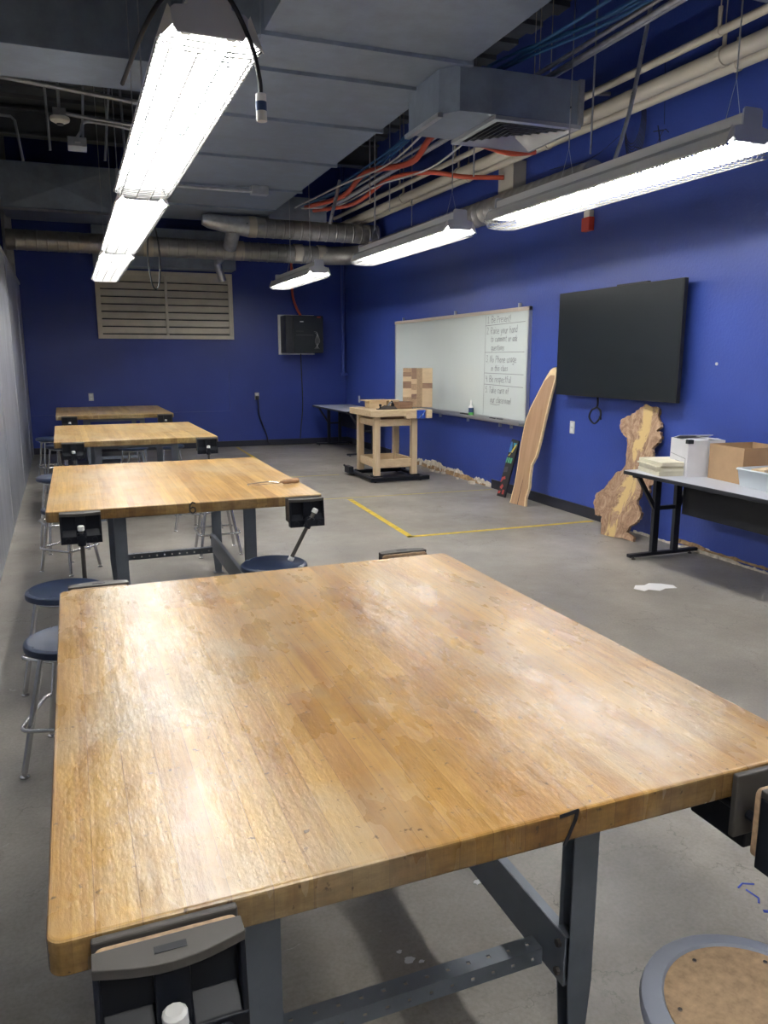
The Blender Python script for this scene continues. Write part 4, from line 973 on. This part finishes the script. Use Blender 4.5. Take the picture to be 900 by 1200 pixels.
line('flexible_conduit', 'orange', [(2.80, 6.3, 3.40), (3.03, 6.1, 3.28), (3.19, 6.1, 3.235), (3.33, 6.1, 3.21), (3.51, 6.1, 3.19), (3.73, 6.1, 3.22)], .022, 'orange conduit tucked just behind the square diffuser', n=10)
line('white_cable', 'cable_white', [(3.3, 6.2, 3.42), (3.35, 7.4, 3.34), (3.25, 8.6, 3.40), (3.35, 10.4, 3.5), (3.1, 11.3, 3.6)], .010, 'white cable drooping beneath the orange conduits', 'cable')
line('white_cable', 'cable_white', [(2.95, 6.2, 3.50), (3.0, 7.6, 3.40), (2.95, 9.0, 3.46), (3.0, 11.3, 3.6)], .010, 'white cable hugging the right edge of the main duct', 'cable')
# hanging rods / struts
RG = 'thin hanging rods below the deck'
for (x, y, zt, zb) in [(3.15, 6.1, ZC, 2.98), (3.54, 9.5, ZC, 3.07), (3.74, 9.5, ZC, 3.30), (4.04, 9.5, ZC, 3.15), (3.62, 5.15, ZC, 2.98), (3.15, 8.6, ZC, 3.2)]:
    tag(MB().tube([(x, y, zt), (x, y, zb)], .007, 6).build('hanging_rod', 'galv'), 'thin threaded rod hanging from the deck near the cables', 'rod', RG)
tag(MB().tube([(3.09, 9.5, 3.62), (2.96, 9.5, 3.11)], .022, 4).build('strut', 'galv'), 'slanted galvanized strut below the orange conduits', 'strut')
line('flexible_metal_conduit', 'galv', [(3.72, 4.6, 4.5), (3.65, 4.6, 3.80), (3.60, 4.6, 3.49), (3.54, 4.6, 3.17), (3.48, 4.6, 2.95), (3.42, 4.6, 2.78)], .014, 'ribbed silver flexible conduit dropping to the nearest right light', n=8)
line('wall_conduit', 'galv', [(3.75, 6.9, 3.95), (4.1, 6.4, 3.80), (4.39, 6.0, 3.72)], .016, 'short silver conduit crossing behind the beige pipes', n=8)
line('wall_conduit', 'galv', [(3.9, 4.6, 4.1), (4.2, 4.4, 3.85), (4.41, 4.3, 3.78)], .016, 'silver conduit bending down at upper right of the picture', n=8)
cw = MB()
for k in range(7):
    rz_ = .19+.012*k; cw.tube([(4.36+.004*k, 5.63+.10*math.cos(a*PI/9)*(1+.05*k), 3.42+rz_*math.sin(a*PI/9)-.01*k) for a in range(18)], .003, 4, closed=True)
cw.tube(smooth_path([(4.36, 5.6, 3.2), (4.38, 5.4, 3.14), (4.38, 5.28, 3.25), (4.38, 5.22, 3.22)], 5), .003, 4)
cw.tube(smooth_path([(4.36, 5.75, 3.35), (4.30, 6.1, 3.22), (4.2, 6.6, 3.22)], 5), .003, 4)
tag(cw.build('coiled_wire', 'cable_black'), 'coil of thin black wire hanging high on the right wall', 'wire')
tag(MB().tube([(4.40, 5.34, 3.80), (4.40, 5.30, 3.30)], .003, 4).tube([(4.38, 5.28, 3.25), (4.38, 5.40, 3.27)], .004, 4).tube([(4.38, 5.35, 3.30), (4.38, 5.31, 3.17)], .006, 4).build('dangling_wire', 'cable_black'), 'single dangling wire with splayed end right of the wire coil', 'wire')

# upper left fittings
t = empty('smoke_detector', (-.02, 8.0, 3.56), 'round white smoke detector hanging from a rod at upper left', 'smoke detector')
MB().lathe([(.03, 0), (.05, .006), (.08, .022), (.086, .04), (.08, .055)], 24).build('detector_body', 'smoke', t, smooth=40)
MB().lathe([(.028, -.012), (.03, 0)], 16).build('sensor', 'a_grey', t)
MB().box((-.055, -.055, .055), (.055, .055, .12)).tube([(0, 0, .12), (0, 0, ZC-3.56-.05)], .014, 8).build('hanger', 'galv', t)
line('steel_conduit', 'galv', [(.02, 8.0, 3.65), (.25, 8.0, 3.63), (.72, 8.0, 3.60)], .017, 'silver conduit running right from the smoke detector', n=8)
t = tag(MB().box((.03, 7.9, 3.36), (.19, 8.1, 3.44)).build('hanging_junction_box', 'galv', bevel=.004), 'small metal junction box hanging right of the smoke detector', 'electrical box')
MB().box((.09, 7.898, 3.385), (.14, 7.9, 3.40)).build('box_sticker', 'cap', t)
line('steel_conduit', 'galv', [(.10, 8.0, 3.44), (.15, 8.0, 3.51), (.18, 8.0, 3.59), (.30, 8.0, 3.60), (.60, 8.0, 3.57), (.75, 8, 3.50)], .014, 'curved silver conduit above the hanging junction box', n=8, sm=5)
line('steel_conduit', 'galv', [(-.9, 8.0, 3.93), (.75, 8.0, 3.80)], .022, 'straight grey conduit just below the nearer cross duct', n=8, sm=0)
line('steel_conduit', 'galv', [(-.9, 8.0, 3.60), (-.42, 8.0, 3.58), (-.39, 8, 3.55), (-.36, 8.0, 3.30), (-.35, 8, 3.22)], .012, 'thin bent conduit at the far upper left', n=8, sm=0)
for (x, xb, zb) in [(-.14, -.12, 3.33), (.24, .16, 3.44), (.50, .34, 3.28), (.49, .53, 2.9)]:
    tag(MB().tube([(x, 8.0, ZC-.05), (xb, 8.0, zb)], .013, 6).build('hanging_rod', 'galv'), 'grey hanging rod at upper left around the junction box', 'rod', 'grey hanging rods at upper left')

# ------------------------------------------------------------------ light fixtures
def make_light(loc, L, rz, label, group, hang=None, slots=(-1, 1), guard=.025):
    t = empty('shop_light', loc, label, 'light fixture', group, rz)
    h = L/2
    mb = MB(); mb.box((-.055, -h, .105), (.055, h, .165)); mb.build('housing', 'reflector', t, bevel=.004)
    mb = MB()
    for sx in (-1, 1):
        def pl(a, c, y0, y1, tk=.003):
            d = Vector((c[0]-a[0], 0, c[1]-a[1])); n = Vector((-d.z, 0, d.x)).normalized()*tk*.5
            q = [(a[0]-n.x, a[1]-n.z), (c[0]-n.x, c[1]-n.z), (c[0]+n.x, c[1]+n.z), (a[0]+n.x, a[1]+n.z)]
            mb.add([(x*sx, y0, z) for x, z in q]+[(x*sx, y1, z) for x, z in q], [(0,1,2,3),(7,6,5,4),(0,4,5,1),(1,5,6,2),(2,6,7,3),(3,7,4,0)])
        pl((.055, .112), (.085, .102), -h, h)
        pl((.128, .070), (.155, .004), -h, h); pl((.155, .004), (.160, .012), -h, h)
        # slotted shoulder
        if sx not in slots: pl((.085, .102), (.128, .070), -h, h); continue
        y = -h
        while y < h-.01:
            for k in range(6):
                y2 = min(y+.012, h); pl((.085, .102), (.128, .070), y, y2); y += .030
                if y >= h: break
            if y < h: pl((.085, .102), (.128, .070), y-.018, min(y+.05, h)); y += .05
    mb.box((-.055, -h, .100), (.055, h, .105))
    mb.prism([(-.012, .105), (.012, .105), (0, .075)], -h+.05, h-.05, Matrix(((1, 0, 0, 0), (0, 0, 1, 0), (0, 1, 0, 0), (0, 0, 0, 1))))
    mb.build('reflector', 'reflector', t)
    for sy in (-1, 1):
        poly = [(-.112, .040), (-.100, .024), (.100, .024), (.112, .040), (.118, .088), (.106, .098), (.066, .104), (.064, .178), (.052, .190), (-.052, .190), (-.064, .178), (-.066, .104), (-.106, .098), (-.118, .088)]
        MB().prism(poly, 0, .012, Matrix.Translation((0, sy*h+(.012 if sy > 0 else 0), 0)) @ Matrix.Rotation(PI/2, 4, 'X')).build('end_plate', 'fixture_grey', t, bevel=.003)
        for sx in (-1, 1):
            MB().prism([(sx*.125, .10), (sx*.165, .0), (sx*.135, .022), (sx*.10, .06)], 0, .006, Matrix.Translation((0, sy*h+.003, 0)) @ Matrix.Rotation(PI/2, 4, 'X')).build('reflector_end', 'reflector', t)
    for sx in (-1, 1):
        for (a, c) in ((-h+.04, -.02), (.02, h-.04)):
            MB().tube([(sx*.07, a, .055), (sx*.07, c, .055)], .0135, 10).build('lamp_tube', 'tube', t, smooth=60)
        MB().box((sx*.07-.015, -.02, .04), (sx*.07+.015, .02, .10)).build('lamp_socket', 'fixture_grey', t)
        for sy in (-1, 1): MB().box((sx*.07-.014, sy*(h-.03)-.012, .035), (sx*.07+.014, sy*(h-.03)+.012, .10)).build('lamp_socket', 'white', t)
    if guard:
        g = MB(); prof = [(-.158, .004), (-.125, -guard*.85), (-.04, -guard), (.04, -guard), (.125, -guard*.85), (.158, .004)]
        for x, z in prof: g.tube([(x, -h, z), (x, h, z)], .0026, 4)
        n = int(L/.040)
        for k in range(n+1):
            y = -h+L*k/n; g.tube([(x, y, z) for x, z in prof], .0021, 4, cap=False)
        for sy in (-1, 1):
            for zf in (.4, .75, 1.0): g.tube([(x, sy*h, .03-(.03-z)*zf) for x, z in prof], .0022, 4)
        g.build('wire_guard', 'wire', t)
    for y in (hang or (-(h-.28), h-.28)):
        MB().tube([(-.05, y, .165), (0, y, .36), (.05, y, .165)], .0025, 4).tube([(0, y, .36), (0, y, ZC-loc[2]-.05)], .004, 6).build('hanging_wire', 'galv', t)
    return t
lL, lR = 'left row of caged strip lights', 'right row of strip lights'
make_light((.425, 3.79, 2.44), 2.34, D(.8), 'nearest caged strip light of the left row, with power cord', lL)
make_light((.410, 6.40, 2.435), 2.26, D(.8), 'middle strip light of the left row', lL)
make_light((.365, 9.02, 2.42), 2.24, D(1.0), 'farthest strip light of the left row, above the farthest benches', lL)
make_light((3.24, 4.50, 2.555), 2.44, D(1.2), 'nearest strip light of the right row, with wire guard, in front of the television', lR, (.35, -1.1), (1,), .05)
make_light((3.08, 7.40, 2.555), 2.30, D(1.2), 'middle strip light of the right row, left of the nearest right light', lR, (-1.0, .8), (1,), .03)
make_light((2.90, 10.85, 2.545), 1.95, D(1.2), 'farthest strip light of the right row, near the wall cabinet', lR, (-.6, .35), (1,), .03)
make_light((3.30, 1.20, 2.555), 2.44, D(1.2), 'strip light of the right row behind the camera side, outside the picture', lR, None, (1,))
make_light((.47, -.35, 2.44), 2.40, D(.8), 'strip light of the left row above the camera, outside the picture', lL)
# cord of the nearest left light
cp = smooth_path([(.20, 3.0, 2.42), (.25, 2.62, 2.47), (.32, 2.58, 2.56), (.40, 2.58, 2.61), (.49, 2.58, 2.57), (.56, 2.60, 2.46), (.585, 2.60, 2.36), (.588, 2.60, 2.31)], 6)
t = tag(MB().tube(cp, .0075, 8).tube(smooth_path([(.40, 2.58, 2.61), (.41, 2.7, 2.9), (.40, 2.9, 3.48)], 5), .008, 8).build('power_cord', 'cable_black', smooth=60), 'black power cord draped over the nearest left light with hanging plug', 'cord')
MB().tube([(.588, 2.60, 2.315), (.589, 2.60, 2.235)], .0165, 14).build('plug', 'cap', t, smooth=40)
MB().tube([(.588, 2.60, 2.292), (.5885, 2.60, 2.265)], .0172, 14).build('plug_band', 'navy', t, smooth=40)
tag(MB().tube(smooth_path([(.70, 8.0, 3.48), (.71, 8.0, 2.9), (.67, 8.0, 2.5), (.70, 8.0, 2.19), (.76, 8.0, 2.2), (.78, 8.0, 2.5), (.73, 8.0, 2.9), (.72, 8.0, 3.48)], 6), .008, 6).build('looped_cord', 'cable_black', smooth=60), 'black cord hanging in a loop in front of the wall louver', 'cord')
# thin conduit under the main duct
line('steel_conduit', 'galv', [(.75, 9.6, 3.43), (1.45, 9.6, 3.43), (2.02, 9.6, 3.43)], .016, 'conduit strapped beneath the main duct ending at a small box', n=8, sm=0)
tag(MB().box((2.02, 9.54, 3.40), (2.22, 9.66, 3.497)).build('duct_junction_box', 'galv', bevel=.003), 'small box fixed beneath the main duct near the spiral pipes', 'electrical box')

# ------------------------------------------------------------------ camera, world, view
cam = bpy.data.cameras.new('camera'); co = bpy.data.objects.new('camera', cam); COL.objects.link(co)
r = Vector((.93297075, -.3599522, 0)); u = Vector((.0702173, .1819983, .98078853)); fw = Vector((.35303699, .91504701, -.19507396))
co.matrix_world = Matrix(((r.x, u.x, -fw.x, 0), (r.y, u.y, -fw.y, 0), (r.z, u.z, -fw.z, 1.5), (0, 0, 0, 1)))
cam.sensor_fit = 'VERTICAL'; cam.sensor_height = 36; cam.lens = 905/1200*36; cam.clip_start = .05
scn.camera = co
w = bpy.data.worlds.new('world'); scn.world = w; w.use_nodes = True
w.node_tree.nodes['Background'].inputs[0].default_value = (.5, .55, .65, 1); w.node_tree.nodes['Background'].inputs[1].default_value = .05
vs = scn.view_settings; vs.view_transform = 'Standard'; vs.look = 'None'; vs.gamma = 1; vs.exposure = 1.06; vs.use_curve_mapping = False
